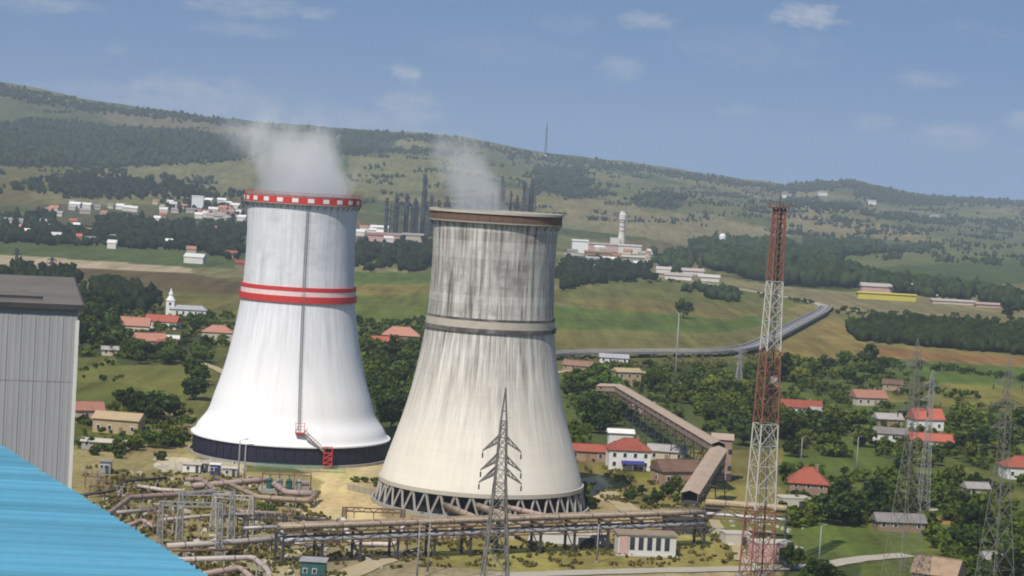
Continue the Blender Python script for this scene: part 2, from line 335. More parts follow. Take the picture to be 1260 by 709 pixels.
# ------------------------------------------------------------------ mesh builder and object helpers
class MB:
    def __init__(s): s.v = []; s.f = []; s.tint = []
    def add(s, vs, fs):
        o = len(s.v); s.v += [tuple(p) for p in vs]; s.f += [tuple(i + o for i in f) for f in fs]; return s
    def box(s, c, size, rz=0.0, top=1.0):
        hx, hy, hz = size[0] / 2, size[1] / 2, size[2] / 2
        ca, sa = math.cos(rz), math.sin(rz); vs = []
        for z in (-hz, hz):
            k = top if z > 0 else 1.0
            for (x, y) in ((-hx, -hy), (hx, -hy), (hx, hy), (-hx, hy)):
                x *= k; y *= k
                vs.append((c[0] + x * ca - y * sa, c[1] + x * sa + y * ca, c[2] + z))
        return s.add(vs, [(0, 3, 2, 1), (4, 5, 6, 7), (0, 1, 5, 4), (1, 2, 6, 5), (2, 3, 7, 6), (3, 0, 4, 7)])
    def beam(s, a, b, w, h=None):
        a = Vector(a); b = Vector(b); d = b - a
        if d.length < 1e-6: return s
        h = h or w; d.normalize()
        u = d.cross(Vector((0, 0, 1)))
        if u.length < 1e-3: u = Vector((1, 0, 0))
        u.normalize(); v = u.cross(d); u *= w / 2; v *= h / 2
        vs = [p + q for p in (a, b) for q in (-u - v, u - v, u + v, -u + v)]
        return s.add(vs, [(0, 1, 2, 3), (7, 6, 5, 4), (0, 4, 5, 1), (1, 5, 6, 2), (2, 6, 7, 3), (3, 7, 4, 0)])
    def tube(s, pts, r, n=8):
        pts = [Vector(p) for p in pts]; rs = r if isinstance(r, (list, tuple)) else [r] * len(pts)
        o = len(s.v); pu = None
        for i, p in enumerate(pts):
            d = (pts[min(i + 1, len(pts) - 1)] - pts[max(i - 1, 0)]).normalized()
            u = d.cross(Vector((0, 0, 1))) if pu is None else pu - d * pu.dot(d)
            if u.length < 1e-3: u = Vector((1, 0, 0)) - d * d.x
            u.normalize(); pu = u; v = d.cross(u)
            for k in range(n):
                a = 2 * PI * k / n; s.v.append(tuple(p + (u * math.cos(a) + v * math.sin(a)) * rs[i]))
        for i in range(len(pts) - 1):
            for k in range(n):
                a = o + i * n + k; b = o + i * n + (k + 1) % n
                s.f.append((a, b, b + n, a + n))
        s.f.append(tuple(o + k for k in range(n))[::-1]); e = o + (len(pts) - 1) * n
        s.f.append(tuple(e + k for k in range(n)))
        return s
    def lathe(s, prof, n=64, closed=True):
        o = len(s.v); m = len(prof)
        for (r, z) in prof:
            for k in range(n):
                a = 2 * PI * k / n; s.v.append((r * math.sin(a), -r * math.cos(a), z))
        for i in range(m if closed else m - 1):
            j = (i + 1) % m
            for k in range(n):
                q = (k + 1) % n
                s.f.append((o + i * n + k, o + i * n + q, o + j * n + q, o + j * n + k))
        return s
    def build(s, name, m, parent=None, smooth=False):
        me = bpy.data.meshes.new(name); me.from_pydata(s.v, [], s.f); me.update()
        if smooth:
            me.polygons.foreach_set('use_smooth', [True] * len(me.polygons))
        me.materials.append(m)
        if s.tint:
            a = me.attributes.new('tint', 'FLOAT', 'POINT'); a.data.foreach_set('value', s.tint)
        o = bpy.data.objects.new(name, me); COL.objects.link(o); o.parent = parent
        return o

def tag(o, label=None, cat=None, group=None, kind=None):
    if label: o['label'] = label
    if cat: o['category'] = cat
    if group: o['group'] = group
    if kind: o['kind'] = kind
    return o
def thing(name, label, cat, loc=(0, 0, 0), rz=0.0, group=None):
    o = bpy.data.objects.new(name, None); COL.objects.link(o); o.location = loc; o.rotation_euler = (0, 0, rz)
    return tag(o, label, cat, group)
def inst(o, parent, loc=(0, 0, 0), rot=(0, 0, 0), scale=(1, 1, 1)):
    c = o.copy(); COL.objects.link(c); c.parent = parent; c.location = loc; c.rotation_euler = rot; c.scale = scale
    return c
def repeat(mb, name, m, parent, places, smooth=False):
    """one mesh shared by several parts; places: (loc, rot)"""
    first = None
    for (loc, rot) in places:
        if first is None:
            first = mb.build(name, m, parent, smooth); first.location = loc; first.rotation_euler = rot
        else: inst(first, parent, loc, rot)
    return first
def copy_tree(o, loc, rz, scale=1.0, label=None, group=None):
    c = o.copy(); COL.objects.link(c); c.location = loc; c.rotation_euler = (0, 0, rz); c.scale = (scale,) * 3
    if label: c['label'] = label
    if group: c['group'] = group
    for ch in o.children:
        q = ch.copy(); COL.objects.link(q); q.parent = c
        for g in ch.children:
            h = g.copy(); COL.objects.link(h); h.parent = q
    return c


# ------------------------------------------------------------------ land: one sheet, fields as colours of the soil and crops
def smoothnoise(X, Y, s, seed=0):
    return (np.sin(X / s + seed) + np.sin(Y / s * 1.13 + seed * 1.7 + 0.8 * np.sin(X / s * 0.7)) + np.sin((X + Y) / s * 0.61 + seed * 2.3) + 0.7 * np.sin((X - 0.6 * Y) / s * 1.9 + seed)) / 3.7
def in_poly(px, py, poly):
    r = np.zeros(px.shape, bool); n = len(poly)
    for i in range(n):
        x0, y0 = poly[i]; x1, y1 = poly[(i + 1) % n]
        c = ((y0 > py) != (y1 > py)) & (px < (x1 - x0) * (py - y0) / ((y1 - y0) if y1 != y0 else 1e-9) + x0)
        r ^= c
    return r
OLIVE = (112, 112, 58)
FIELDS = [  # outlines of fields, yards and meadows as seen on the ground, with the colour of their cover
    ([(-200, 255), (330, 250), (330, 300), (-200, 296)], (104, 106, 66)),
    ([(-200, 292), (330, 296), (330, 330), (240, 330), (60, 316), (-200, 305)], (94, 110, 58)),
    ([(-200, 305), (60, 316), (236, 330), (238, 336), (150, 335), (60, 328), (-200, 322)], (196, 178, 146)),
    ([(60, 328), (236, 337), (300, 349), (296, 362), (215, 358), (110, 345)], (112, 96, 62)),
    ([(110, 345), (215, 358), (300, 362), (300, 392), (240, 380), (150, 378)], (128, 122, 66)),
    ([(430, 335), (545, 335), (545, 350), (430, 350)], (98, 118, 50)),
    ([(430, 350), (545, 348), (545, 362), (430, 364)], (142, 130, 70)),
    ([(430, 364), (545, 362), (545, 400), (430, 402)], (114, 124, 54)),
    ([(680, 356), (830, 344), (900, 352), (1010, 368), (960, 382), (760, 366), (680, 372)], (118, 120, 62)),
    ([(680, 370), (760, 365), (960, 382), (900, 392), (720, 380)], (130, 120, 66)),
    ([(680, 376), (720, 380), (900, 392), (960, 384), (950, 400), (880, 410), (680, 404)], (100, 118, 52)),
    ([(680, 404), (880, 410), (950, 402), (930, 428), (680, 430)], (128, 122, 70)),
    ([(770, 322), (960, 352), (1100, 364), (1260, 372), (1400, 380), (1400, 402), (1040, 390), (1000, 372), (900, 352), (800, 342)], (146, 136, 96)),
    ([(1040, 305), (1140, 300), (1300, 305), (1300, 330), (1040, 322)], (118, 124, 70)),
    ([(1060, 330), (1280, 318), (1280, 348), (1150, 352)], (88, 104, 52)),
    ([(1020, 385), (1400, 402), (1400, 416), (1090, 398), (1050, 404)], (132, 126, 72)),
    ([(950, 425), (1020, 392), (1060, 402), (1060, 420), (1260, 438), (1400, 446), (1400, 462), (1080, 440), (960, 445)], (150, 132, 76)),
    ([(1070, 428), (1260, 440), (1260, 450), (1080, 438)], (160, 122, 74)),
    ([(1080, 444), (1400, 462), (1400, 486), (1120, 470)], (102, 122, 52)),
    ([(1130, 470), (1400, 486), (1400, 512), (1150, 500)], (136, 130, 66)),
    ([(950, 445), (1080, 445), (1150, 505), (1400, 515), (1400, 660), (1230, 640), (960, 640)], (104, 116, 54)),
    ([(960, 640), (1100, 640), (1240, 642), (1240, 664), (1110, 680), (960, 690)], (98, 110, 50)),
    ([(1040, 636), (1240, 640), (1240, 648), (1040, 645)], (156, 124, 66)),
    ([(960, 690), (1400, 665), (1400, 760), (960, 760)], (96, 104, 48)),
    ([(-50, 430), (265, 436), (250, 500), (215, 500), (150, 470), (-50, 480)], (122, 122, 62)),
    ([(-50, 480), (150, 470), (230, 505), (230, 545), (-50, 560)], (104, 108, 50)),
    ([(180, 500), (245, 506), (238, 540), (190, 535)], (150, 134, 92)),
    ([(-50, 552), (240, 545), (240, 575), (480, 590), (480, 660), (-50, 780)], (158, 144, 98)),
    ([(-50, 575), (230, 590), (340, 640), (300, 780), (-50, 780)], (150, 137, 92)),
    ([(330, 560), (500, 560), (520, 650), (340, 640), (395, 612), (395, 592)], (206, 185, 138)),
    ([(188, 560), (300, 566), (300, 582), (190, 576)], (196, 184, 152)),
    ([(210, 596), (330, 600), (330, 634), (250, 640)], (128, 122, 56)),
    ([(690, 470), (960, 450), (960, 560), (700, 570)], (92, 104, 46)),
    ([(690, 552), (960, 548), (960, 640), (700, 640)], (134, 124, 70)),
    ([(715, 590), (740, 585), (790, 640), (740, 640)], (204, 186, 138)),
    ([(735, 572), (850, 572), (845, 592), (760, 592)], (124, 124, 56)),
    ([(470, 600), (760, 615), (860, 640), (860, 672), (470, 668)], (158, 140, 100)),
    ([(400, 664), (900, 660), (930, 700), (640, 703), (400, 705)], (148, 138, 78)),
    ([(400, 668), (520, 672), (520, 709), (400, 709)], (158, 144, 108)),
    ([(300, 690), (640, 703), (920, 700), (1000, 705), (1000, 800), (300, 800)], (164, 150, 116)),
    ([(98, 376), (150, 384), (150, 436), (98, 440)], (76, 86, 44)), ([(140, 415), (262, 412), (262, 448), (145, 450)], (84, 92, 48)),
    ([(440, 410), (525, 405), (508, 500), (480, 540), (455, 500)], (84, 94, 46)), ([(690, 450), (960, 446), (960, 552), (780, 556), (700, 560)], (92, 102, 52)),
    ([(960, 448), (1085, 446), (1150, 505), (1262, 512), (1262, 622), (960, 632)], (100, 112, 54)), ([(960, 690), (1060, 695), (1060, 730), (960, 730)], (74, 84, 42)),
    ([(860, 470), (960, 472), (960, 480), (860, 478)], (140, 134, 84)), ([(960, 500), (1060, 508), (1060, 520), (960, 513)], (112, 128, 56)), ([(960, 560), (1110, 566), (1110, 582), (960, 576)], (106, 122, 54)),
    ([(1120, 572), (1262, 580), (1262, 596), (1120, 590)], (118, 124, 62)), ([(1165, 600), (1262, 604), (1262, 616), (1165, 612)], (126, 124, 66)), ([(1060, 480), (1120, 486), (1120, 496), (1060, 492)], (134, 126, 70)), ([(1040, 590), (1120, 596), (1120, 606), (1040, 600)], (112, 120, 56)),
    # hillsides
    ([(-200, 108), (110, 127), (300, 148), (300, 162), (100, 150), (-200, 140)], (104, 112, 66)),
    ([(120, 132), (430, 160), (430, 172), (230, 163), (130, 148)], (138, 128, 92)),
    ([(-200, 143), (80, 152), (230, 160), (300, 168), (300, 196), (190, 205), (110, 206), (-200, 200)], (62, 74, 44)),
    ([(110, 204), (200, 200), (310, 188), (310, 238), (220, 234), (150, 220)], (142, 138, 88)),
    ([(-200, 210), (60, 205), (130, 218), (70, 236), (-200, 240)], (128, 120, 66)),
    ([(420, 158), (500, 164), (470, 192), (420, 190)], (66, 82, 54)),
    ([(430, 188), (560, 196), (540, 236), (430, 236)], (140, 138, 86)),
    ([(560, 172), (680, 200), (680, 220), (560, 210)], (118, 120, 76)),
    ([(660, 205), (720, 205), (715, 245), (665, 235)], (70, 84, 56)),
    ([(680, 245), (800, 246), (980, 290), (840, 300), (690, 275)], (152, 140, 98)),
    ([(720, 220), (860, 230), (960, 250), (1000, 268), (800, 262)], (118, 122, 72)),
    ([(800, 236), (850, 240), (830, 260), (790, 255)], (66, 82, 54)),
    ([(960, 262), (1160, 285), (1110, 296), (960, 290)], (156, 142, 98)),
    ([(1060, 230), (1120, 240), (1110, 252), (1070, 246)], (62, 76, 54)),
    ([(1110, 268), (1280, 280), (1280, 300), (1150, 292)], (112, 118, 74)),
    ([(1040, 255), (1150, 258), (1150, 272), (1040, 268)], (138, 132, 90)),
]
def build_ground():
    cols = np.concatenate([np.linspace(-PI, -0.36, 30)[:-1], np.linspace(-0.36, 0.36, 440), np.linspace(0.36, PI, 30)[1:-1]])
    dpx = np.arange(600, 90, -1.6)
    rows = np.concatenate([[2, 60, 150, 250, 320], F * CAM_H / dpx, np.linspace(2560, 9200, 175), [9800, 10800, 12500, 15000, 20000, 30000]])
    A, D = np.meshgrid(cols, rows)
    nr, nc = A.shape
    X = np.sin(A) * D; Y = np.cos(A) * D
    Z = terrain(X, Y)
    far = D > 12000
    Z = np.where(far, Z * 0.6, Z)
    Z = Z + np.where((D > 380) & (D < 2300), 0.10 * smoothnoise(X, Y, 23, 2.0), 0) - 0.12
    # parcels of farm land everywhere
    u = X * 0.86 + Y * 0.5 + 60 * smoothnoise(X, Y, 420, 1); v = -X * 0.5 + Y * 0.86 + 60 * smoothnoise(X, Y, 390, 3)
    ci = np.floor(u / 150); cj = np.floor(v / 380)
    hsh = np.abs(np.sin(ci * 127.1 + cj * 311.7) * 43758.5453) % 1.0
    pal = np.array([lin(*c)[:3] for c in [(114, 118, 64), (136, 130, 80), (98, 110, 54), (150, 142, 96), (122, 122, 70), (106, 110, 58), (142, 132, 84), (88, 100, 50), (130, 132, 76), (124, 114, 74)]])
    C = pal[(hsh * len(pal)).astype(int) % len(pal)]
    base = np.array(lin(*OLIVE)[:3])
    near = (D < 1300)[..., None]
    C = np.where(near, base, C)
    front = (Y > 100) & (np.abs(A) < 0.6)
    px, py = project(X, np.where(front, Y, 100.0), Z)
    jx = 6 * smoothnoise(X, Y, 17 + 0 * X, 5) + 3 * smoothnoise(X, Y, 6, 8); jy = 1.6 * smoothnoise(X, Y, 21, 9) + 0.8 * smoothnoise(X, Y, 7, 4)
    qx = px + jx * np.clip(900 / np.maximum(D, 1), 0.3, 1.3); qy = py + jy * np.clip(900 / np.maximum(D, 1), 0.3, 1.2)
    for poly, c in FIELDS:
        msk = in_poly(qx, qy, poly) & front
        C = np.where(msk[..., None], np.array(lin(*c)[:3]), C)
    C = C * (1 + 0.14 * smoothnoise(X, Y, 31, 6) + 0.10 * smoothnoise(X, Y, 9, 2))[..., None]
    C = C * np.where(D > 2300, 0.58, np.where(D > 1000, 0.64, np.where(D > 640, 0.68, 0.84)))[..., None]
    verts = np.stack([X, Y, Z], -1).reshape(-1, 3)
    idx = np.arange(nr * nc).reshape(nr, nc); nxt = np.roll(idx, -1, 1)
    # azimuth runs clockwise seen from above
    f = np.stack([idx[:-1], idx[1:], nxt[1:], nxt[:-1]], -1).reshape(-1, 4)
    me = bpy.data.meshes.new('ground')
    me.vertices.add(len(verts)); me.vertices.foreach_set('co', verts.ravel().astype(np.float32))
    me.loops.add(f.size); me.loops.foreach_set('vertex_index', f.ravel().astype(np.int32))
    me.polygons.add(len(f)); me.polygons.foreach_set('loop_start', np.arange(0, f.size, 4, dtype=np.int32))
    me.polygons.foreach_set('use_smooth', np.ones(len(f), bool))
    me.update(calc_edges=True); me.validate()
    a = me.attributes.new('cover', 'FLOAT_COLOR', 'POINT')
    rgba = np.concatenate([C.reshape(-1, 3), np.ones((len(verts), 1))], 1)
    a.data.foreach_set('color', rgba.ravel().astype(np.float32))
    m, t, b = base_mat('soil_grass_and_crops')
    ac = t.new('ShaderNodeAttribute', attribute_name='cover'); tc = t.new('ShaderNodeTexCoord'); p = tc.outputs['Object']
    mp = t.new('ShaderNodeMapping'); mp.inputs['Rotation'].default_value = (0, 0, 0.5); mp.inputs['Scale'].default_value = (1.0, 0.07, 1); t.l.new(p, mp.inputs['Vector'])
    n1 = t.noise(p, 0.45, 6, 0.65); n2 = t.noise(p, 0.05, 5, 0.6); n3 = t.noise(mp.outputs[0], 0.11, 4, 0.6); n4 = t.noise(p, 0.012, 4, 0.6)
    k = t.math('ADD', t.math('MULTIPLY', n1, 0.30), t.math('ADD', t.math('MULTIPLY', n2, 0.26), t.math('MULTIPLY', n3, 0.44)))
    fct = t.ramp(k, 0.36, 0.64, 0.48, 1.52)
    c = t.mix(1.0, ac.outputs['Color'], t.xyz(fct, fct, fct), 'MULTIPLY')
    c = t.mix(t.ramp(n2, 0.52, 0.72, 0, 0.45), c, t.mix(1.0, c, (0.62, 0.86, 0.46, 1), 'MULTIPLY'))
    c = t.mix(t.ramp(t.noise(p, 0.17, 5, 0.7), 0.54, 0.66, 0, 0.6), c, t.mix(1.0, c, (0.55, 0.66, 0.42, 1), 'MULTIPLY'))
    c = t.mix(t.ramp(n4, 0.5, 0.7, 0, 0.4), c, t.mix(1.0, c, (1.22, 1.08, 0.95, 1), 'MULTIPLY'))
    t.l.new(c, b.inputs['Base Color']); b.inputs['Roughness'].default_value = 0.95; b.inputs['Specular IOR Level'].default_value = 0.1
    bp = t.new('ShaderNodeBump'); bp.inputs['Distance'].default_value = 0.5; bp.inputs['Strength'].default_value = 0.6; t.l.new(n1, bp.inputs['Height']); t.l.new(bp.outputs[0], b.inputs['Normal'])
    me.materials.append(m)
    o = bpy.data.objects.new('ground', me); COL.objects.link(o)
    tag(o, 'plain of fields and yards rising to hills', None, kind='structure')
build_ground()

def strip(name, pts, width, m, z=0.08, label=None):
    """a flat lane draped on the plain; pts are ground pixels"""
    P = [at(*p) for p in pts]
    # resample smoothly
    Q = []
    for i in range(len(P) - 1):
        p0, p1, p2, p3 = P[max(i - 1, 0)], P[i], P[i + 1], P[min(i + 2, len(P) - 1)]
        for k in range(8):
            s = k / 8
            Q.append(0.5 * ((2 * p1) + (p2 - p0) * s + (2 * p0 - 5 * p1 + 4 * p2 - p3) * s * s + (3 * p1 - p0 - 3 * p2 + p3) * s ** 3))
    Q.append(P[-1])
    mb = MB()
    for i, q in enumerate(Q):
        d = Q[min(i + 1, len(Q) - 1)] - Q[max(i - 1, 0)]; d.z = 0; d.normalize()
        n = Vector((-d.y, d.x, 0)); wv = width * (1 + 0.08 * math.sin(i * 1.7)) / 2
        mb.v += [(q.x + n.x * wv, q.y + n.y * wv, z), (q.x - n.x * wv, q.y - n.y * wv, z)]
    for i in range(len(Q) - 1): mb.f.append((2 * i, 2 * i + 1, 2 * i + 3, 2 * i + 2))
    o = mb.build(name, m); o['kind'] = 'structure'
    if label: o['label'] = label
    return o
strip('service_road', [(560, 716), (640, 708), (780, 703), (915, 700), (1000, 697), (1060, 688), (1118, 683)], 5.5, M_ROADCONC, 0.10, 'pale concrete road along the plant edge')
strip('farm_track', [(1016, 386), (1012, 376), (985, 369), (940, 361), (870, 349), (800, 338)], 9.0, M_ROADCONC, 0.10)
strip('garden_lane', [(1140, 628), (1200, 626), (1262, 632), (1330, 640)], 3.0, M_ROADCONC, 0.10)
strip('dirt_path', [(878, 640), (888, 655), (905, 668), (912, 690)], 3.0, M_SOIL, 0.11)
strip('dirt_road', [(205, 432), (235, 443), (262, 452), (290, 466)], 4.5, M_SOIL, 0.10)
strip('earth_track', [(720, 590), (745, 605), (775, 628), (800, 645)], 6.0, M_SOIL, 0.11)
strip('yard_track', [(400, 720), (470, 690), (520, 680)], 6.0, M_SOIL, 0.12)
strip('field_track', [(660, 462), (760, 452), (860, 476), (960, 476)], 4.0, M_SOIL, 0.10)


# ------------------------------------------------------------------ cooling towers
PROFILE = [(27.4, 6.0), (26.9, 8.2), (25.6, 12.5), (24.0, 17.5), (22.1, 23.5), (20.4, 30), (19.0, 37), (17.9, 43.5), (17.2, 49), (16.75, 56), (16.55, 63), (16.6, 70), (16.85, 76.5), (17.0, 79)]
def smooth_profile(pf, k=4):
    P = [Vector((r, z, 0)) for r, z in pf]; out = []
    for i in range(len(P) - 1):
        p0, p1, p2, p3 = P[max(i - 1, 0)], P[i], P[i + 1], P[min(i + 2, len(P) - 1)]
        for j in range(k):
            s = j / k
            q = 0.5 * ((2 * p1) + (p2 - p0) * s + (2 * p0 - 5 * p1 + 4 * p2 - p3) * s * s + (3 * p1 - p0 - 3 * p2 + p3) * s ** 3)
            out.append((q.x, q.y))
    out.append(pf[-1]); return out
def radius_at(pf, z):
    return float(np.interp(z, [p[1] for p in pf], [p[0] for p in pf]))
def polar(r, a, z): return Vector((r * math.sin(a), -r * math.cos(a), z))     # a = 0 faces the camera side
def ring(mb, r0, r1, z0, z1, n=96): return mb.lathe([(r1, z0), (r1, z1), (r0, z1), (r0, z0)], n)
def arc_panel(r0, r1, z0, z1, half, seg=3):
    mb = MB(); n = seg + 1
    for i in range(n):
        a = -half + 2 * half * i / seg
        mb.v += [tuple(polar(r1, a, z0)), tuple(polar(r1, a, z1)), tuple(polar(r0, a, z1)), tuple(polar(r0, a, z0))]
    for i in range(seg):
        for k in range(4):
            a = i * 4 + k; b = i * 4 + (k + 1) % 4
            mb.f.append((a, a + 4, b + 4, b))
    mb.f += [(0, 1, 2, 3), tuple(seg * 4 + k for k in (3, 2, 1, 0))]
    return mb

def shell(parent, pf, m, thick=0.45):
    sp_ = smooth_profile(pf)
    o = MB().lathe(sp_ + [(r - thick, z) for r, z in sp_[::-1]], 128).build('shell', m, parent, smooth=True)
    return o

def caged_ladder(parent, pf, a, z0, z1, m):
    mb = MB(); zs = np.arange(z0, z1, 2.0); w = 0.32
    for sgn in (-1, 1):
        mb.tube([polar(radius_at(pf, z) + 0.35, a, z) + Vector((sgn * w, 0, 0)) for z in zs], 0.07, 5)
        mb.tube([polar(radius_at(pf, z) + 1.05, a, z) + Vector((sgn * w * 1.1, 0, 0)) for z in zs], 0.04, 4)
    lad = mb.build('ladder', m, parent)
    rg = MB()
    for z in np.arange(z0, z1, 0.7):
        p = polar(radius_at(pf, z) + 0.35, a, z); rg.beam(p - Vector((w, 0, 0)), p + Vector((w, 0, 0)), 0.09)
    tag(rg.build('rungs', m, lad), kind='stuff')
    hp = MB()
    for z in np.arange(z0 + 2, z1, 1.9):
        r = radius_at(pf, z)
        hp.tube([polar(r + 0.3, a, z) + Vector((-w, 0, 0)), polar(r + 0.9, a, z) + Vector((-w * 1.2, 0, 0)), polar(r + 1.15, a, z),
                 polar(r + 0.9, a, z) + Vector((w * 1.2, 0, 0)), polar(r + 0.3, a, z) + Vector((w, 0, 0))], 0.04, 4)
    tag(hp.build('cage_hoops', m, lad), kind='stuff')
    return lad

M_PYLG = mat('grey_ladder_steel', (0.22, 0.225, 0.235, 1), 0.6, 0.15, 0.5)
def white_tower():
    p = at_y(358, 535, 646); p.z = 0
    T = thing('cooling_tower', 'white painted cooling tower with red and white bands and dark skirt', 'cooling tower', p, -math.atan2(p.x, p.y))
    pf = [(30.2, 6.0), (29.3, 6.9), (28.2, 9.0)] + PROFILE[2:]
    shell(T, pf, M_SHELL_WHITE)
    # skirt of dark louvre sheets round the foot
    n = 66; half = PI / n * 0.93
    tag(ring(MB(), 29.3, 29.55, 0.3, 6.0).build('skirt_frame', M_DARKSTEEL, T), 'dark steel frame behind the skirt sheets')
    repeat(arc_panel(29.55, 29.85, 0.6, 5.85, half, 2), 'skirt_panel', M_NAVY, T, [((0, 0, 0), (0, 0, 2 * PI * k / n)) for k in range(n)])
    ring(MB(), 29.9, 30.5, 5.75, 6.15).build('lip_ring', M_WHITE, T)
    ring(MB(), 30.6, 31.2, -0.3, 0.7).build('basin_wall', M_CONC, T)
    # waist rings
    def band(z0, z1, out, m, nm): ring(MB(), radius_at(pf, (z0 + z1) / 2) - 0.2, radius_at(pf, (z0 + z1) / 2) + out, z0, z1).build(nm, m, T)
    band(50.9, 52.1, 0.55, M_RED, 'red_band'); band(49.4, 50.85, 0.4, M_PINK, 'white_band'); band(47.5, 49.35, 0.7, M_RED, 'red_band')
    # crown: walkway with a red parapet carrying white squares
    ring(MB(), 16.6, 18.0, 76.75, 77.0).build('walkway', M_CONC, T)
    n = 24
    repeat(arc_panel(17.75, 17.95, 77.05, 79.0, PI / n * 0.985, 4), 'parapet_panel', M_RED, T, [((0, 0, 0), (0, 0, 2 * PI * k / n)) for k in range(n)])
    repeat(arc_panel(17.95, 18.03, 77.4, 78.65, PI / n * 0.40, 3), 'white_marker_panel', M_WHITE, T, [((0, 0, 0), (0, 0, 2 * PI * (k + 0.5) / n)) for k in range(n)])
    ring(MB(), 16.2, 17.3, 79.0, 79.5).build('rim', M_CONC, T)
    hr = MB(); hr.tube([polar(17.65, 2 * PI * k / 48, 80.2) for k in range(49)], 0.05, 5); hr.tube([polar(17.65, 2 * PI * k / 48, 79.75) for k in range(49)], 0.04, 5)
    hrail = hr.build('handrail', M_RED, T)
    repeat(MB().box((0, 0, 0.5), (0.1, 0.1, 1.1)), 'post', M_RED, hrail, [(tuple(polar(17.65, 2 * PI * k / 24, 79.2)), (0, 0, 0)) for k in range(24)])
    br = MB().beam((0, 0, -1.2), (0, -0.9, 0), 0.12)
    repeat(br, 'bracket', M_DARKSTEEL, T, [(tuple(polar(16.75, 2 * PI * k / 48, 76.55)), (0, 0, 2 * PI * k / 48)) for k in range(48)])
    # ladder and the red access stair at its foot
    caged_ladder(T, pf, 0.085, 10.5, 76.6, M_PYLG)
    q = polar(radius_at(pf, 10.0) + 1.2, 0.09, 10.0)
    pm = MB().box(tuple(q), (2.8, 2.4, 0.2))
    for sx in (-1.3, 1.3):
        for sy in (-1.1, 1.1): pm.beam(q + Vector((sx, sy, 0)), q + Vector((sx, sy, 3.0)), 0.16)
    for dz in (1.1, 2.0, 3.0): pm.beam(q + Vector((-1.3, -1.1, dz)), q + Vector((1.3, -1.1, dz)), 0.12)
    pm.build('landing', M_RED, T)
    e = polar(30.9, 0.33, 4.6)
    g = MB(); s = q + Vector((1.2, -0.8, 0))
    off = Vector((0.3, -0.9, 0))
    for o2 in (Vector((0, 0, 0)), off):
        g.beam(s + o2, e + o2, 0.16, 0.35)
        g.beam(s + o2 + Vector((0, 0, 1.1)), e + o2 + Vector((0, 0, 1.1)), 0.10)
        for k in range(9): g.beam(s.lerp(e, k / 8) + o2, s.lerp(e, k / 8) + o2 + Vector((0, 0, 1.1)), 0.08)
    gw = g.build('stair_flight', M_PIPEPINK, T)
    st = MB().box((0, 0, 0), (0.3, 1.1, 0.06))
    repeat(st, 'step', M_PIPEPINK, gw, [(tuple(s.lerp(e, (k + .5) / 26) + off / 2), (0, 0, 0.1)) for k in range(26)])
    tw = MB(); c = e + Vector((1.1, -0.6, 0))
    for sx in (-1.2, 1.2):
        for sy in (-1.0, 1.0): tw.beam((c.x + sx, c.y + sy, 0), (c.x + sx, c.y + sy, 6.4), 0.2)
    for z in (1.6, 3.1, 4.6, 6.3):
        for sy in (-1.0, 1.0): tw.beam((c.x - 1.2, c.y + sy, z), (c.x + 1.2, c.y + sy, z), 0.16)
        for sx in (-1.2, 1.2): tw.beam((c.x + sx, c.y - 1, z), (c.x + sx, c.y + 1, z), 0.16)
    for z in (0, 1.6, 3.1): tw.beam((c.x - 1.2, c.y - 1.02, z), (c.x + 1.2, c.y - 1.02, z + 1.5), 0.3)
    tw.build('stair_tower', M_RED, T)
    return T, p
M_RING = mat('sooty_ring_concrete', (0.10, 0.092, 0.088, 1), 0.9, 0.5, 0.25, dirt=(0.32, 0.29, 0.25, 1), dirt_amt=0.7)
def old_tower():
    p = at_y(592, 594, 568); p.z = 0
    T = thing('cooling_tower', 'weathered grey concrete cooling tower with sooty streaks and slanted columns', 'cooling tower', p, -math.atan2(p.x, p.y))
    shell(T, PROFILE, M_SHELL_OLD, 0.6)
    n = 40; A = PI / n
    top = lambda a: polar(27.1, a, 6.15); bot = lambda a: polar(28.4, a, 0.0)
    for sgn in (-1, 1):
        mb = MB().beam(bot(0), top(sgn * A), 0.50)
        repeat(mb, 'column', M_CONC, T, [((0, 0, 0), (0, 0, 2 * A * k)) for k in range(n)])
    ring(MB(), 26.75, 27.75, 5.6, 6.7).build('lip_ring', M_PALECONC, T)
    ring(MB(), 28.9, 29.5, -0.3, 0.8).build('basin_wall', M_CONC, T)
    MB().lathe([(28.9, -0.1), (28.9, 0.25), (0.01, 0.25), (0.01, -0.1)], 64).build('basin_water', M_WATER, T)
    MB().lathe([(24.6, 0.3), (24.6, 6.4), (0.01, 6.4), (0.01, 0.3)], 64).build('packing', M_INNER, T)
    for (z0, z1, out, m) in ((50.5, 51.1, 0.35, M_RING), (47.4, 48.5, 0.55, M_RING), (48.5, 50.5, 0.22, M_PALECONC)):
        r = radius_at(PROFILE, (z0 + z1) / 2); ring(MB(), r - 0.2, r + out, z0, z1).build('waist_ring', m, T)
    ring(MB(), 16.5, 17.9, 76.1, 76.45).build('walkway', M_CONC, T)
    nn = 36
    repeat(arc_panel(17.6, 17.8, 76.48, 78.5, PI / nn * 0.97, 3), 'parapet_panel', M_RUST, T, [((0, 0, 0), (0, 0, 2 * PI * k / nn)) for k in range(nn)])
    ring(MB(), 16.3, 18.15, 78.55, 79.2).build('rim', M_PALECONC, T)
    br = MB().beam((0, 0, -1.3), (0, -0.9, 0), 0.16)
    repeat(br, 'bracket', M_RUST, T, [(tuple(polar(16.8, 2 * PI * k / 36, 76.05)), (0, 0, 2 * PI * k / 36)) for k in range(36)])
    caged_ladder(T, PROFILE, -2.0, 8.0, 75.6, M_DARKSTEEL)
    return T, p
TW1, P_W = white_tower()
TW2, P_O = old_tower()


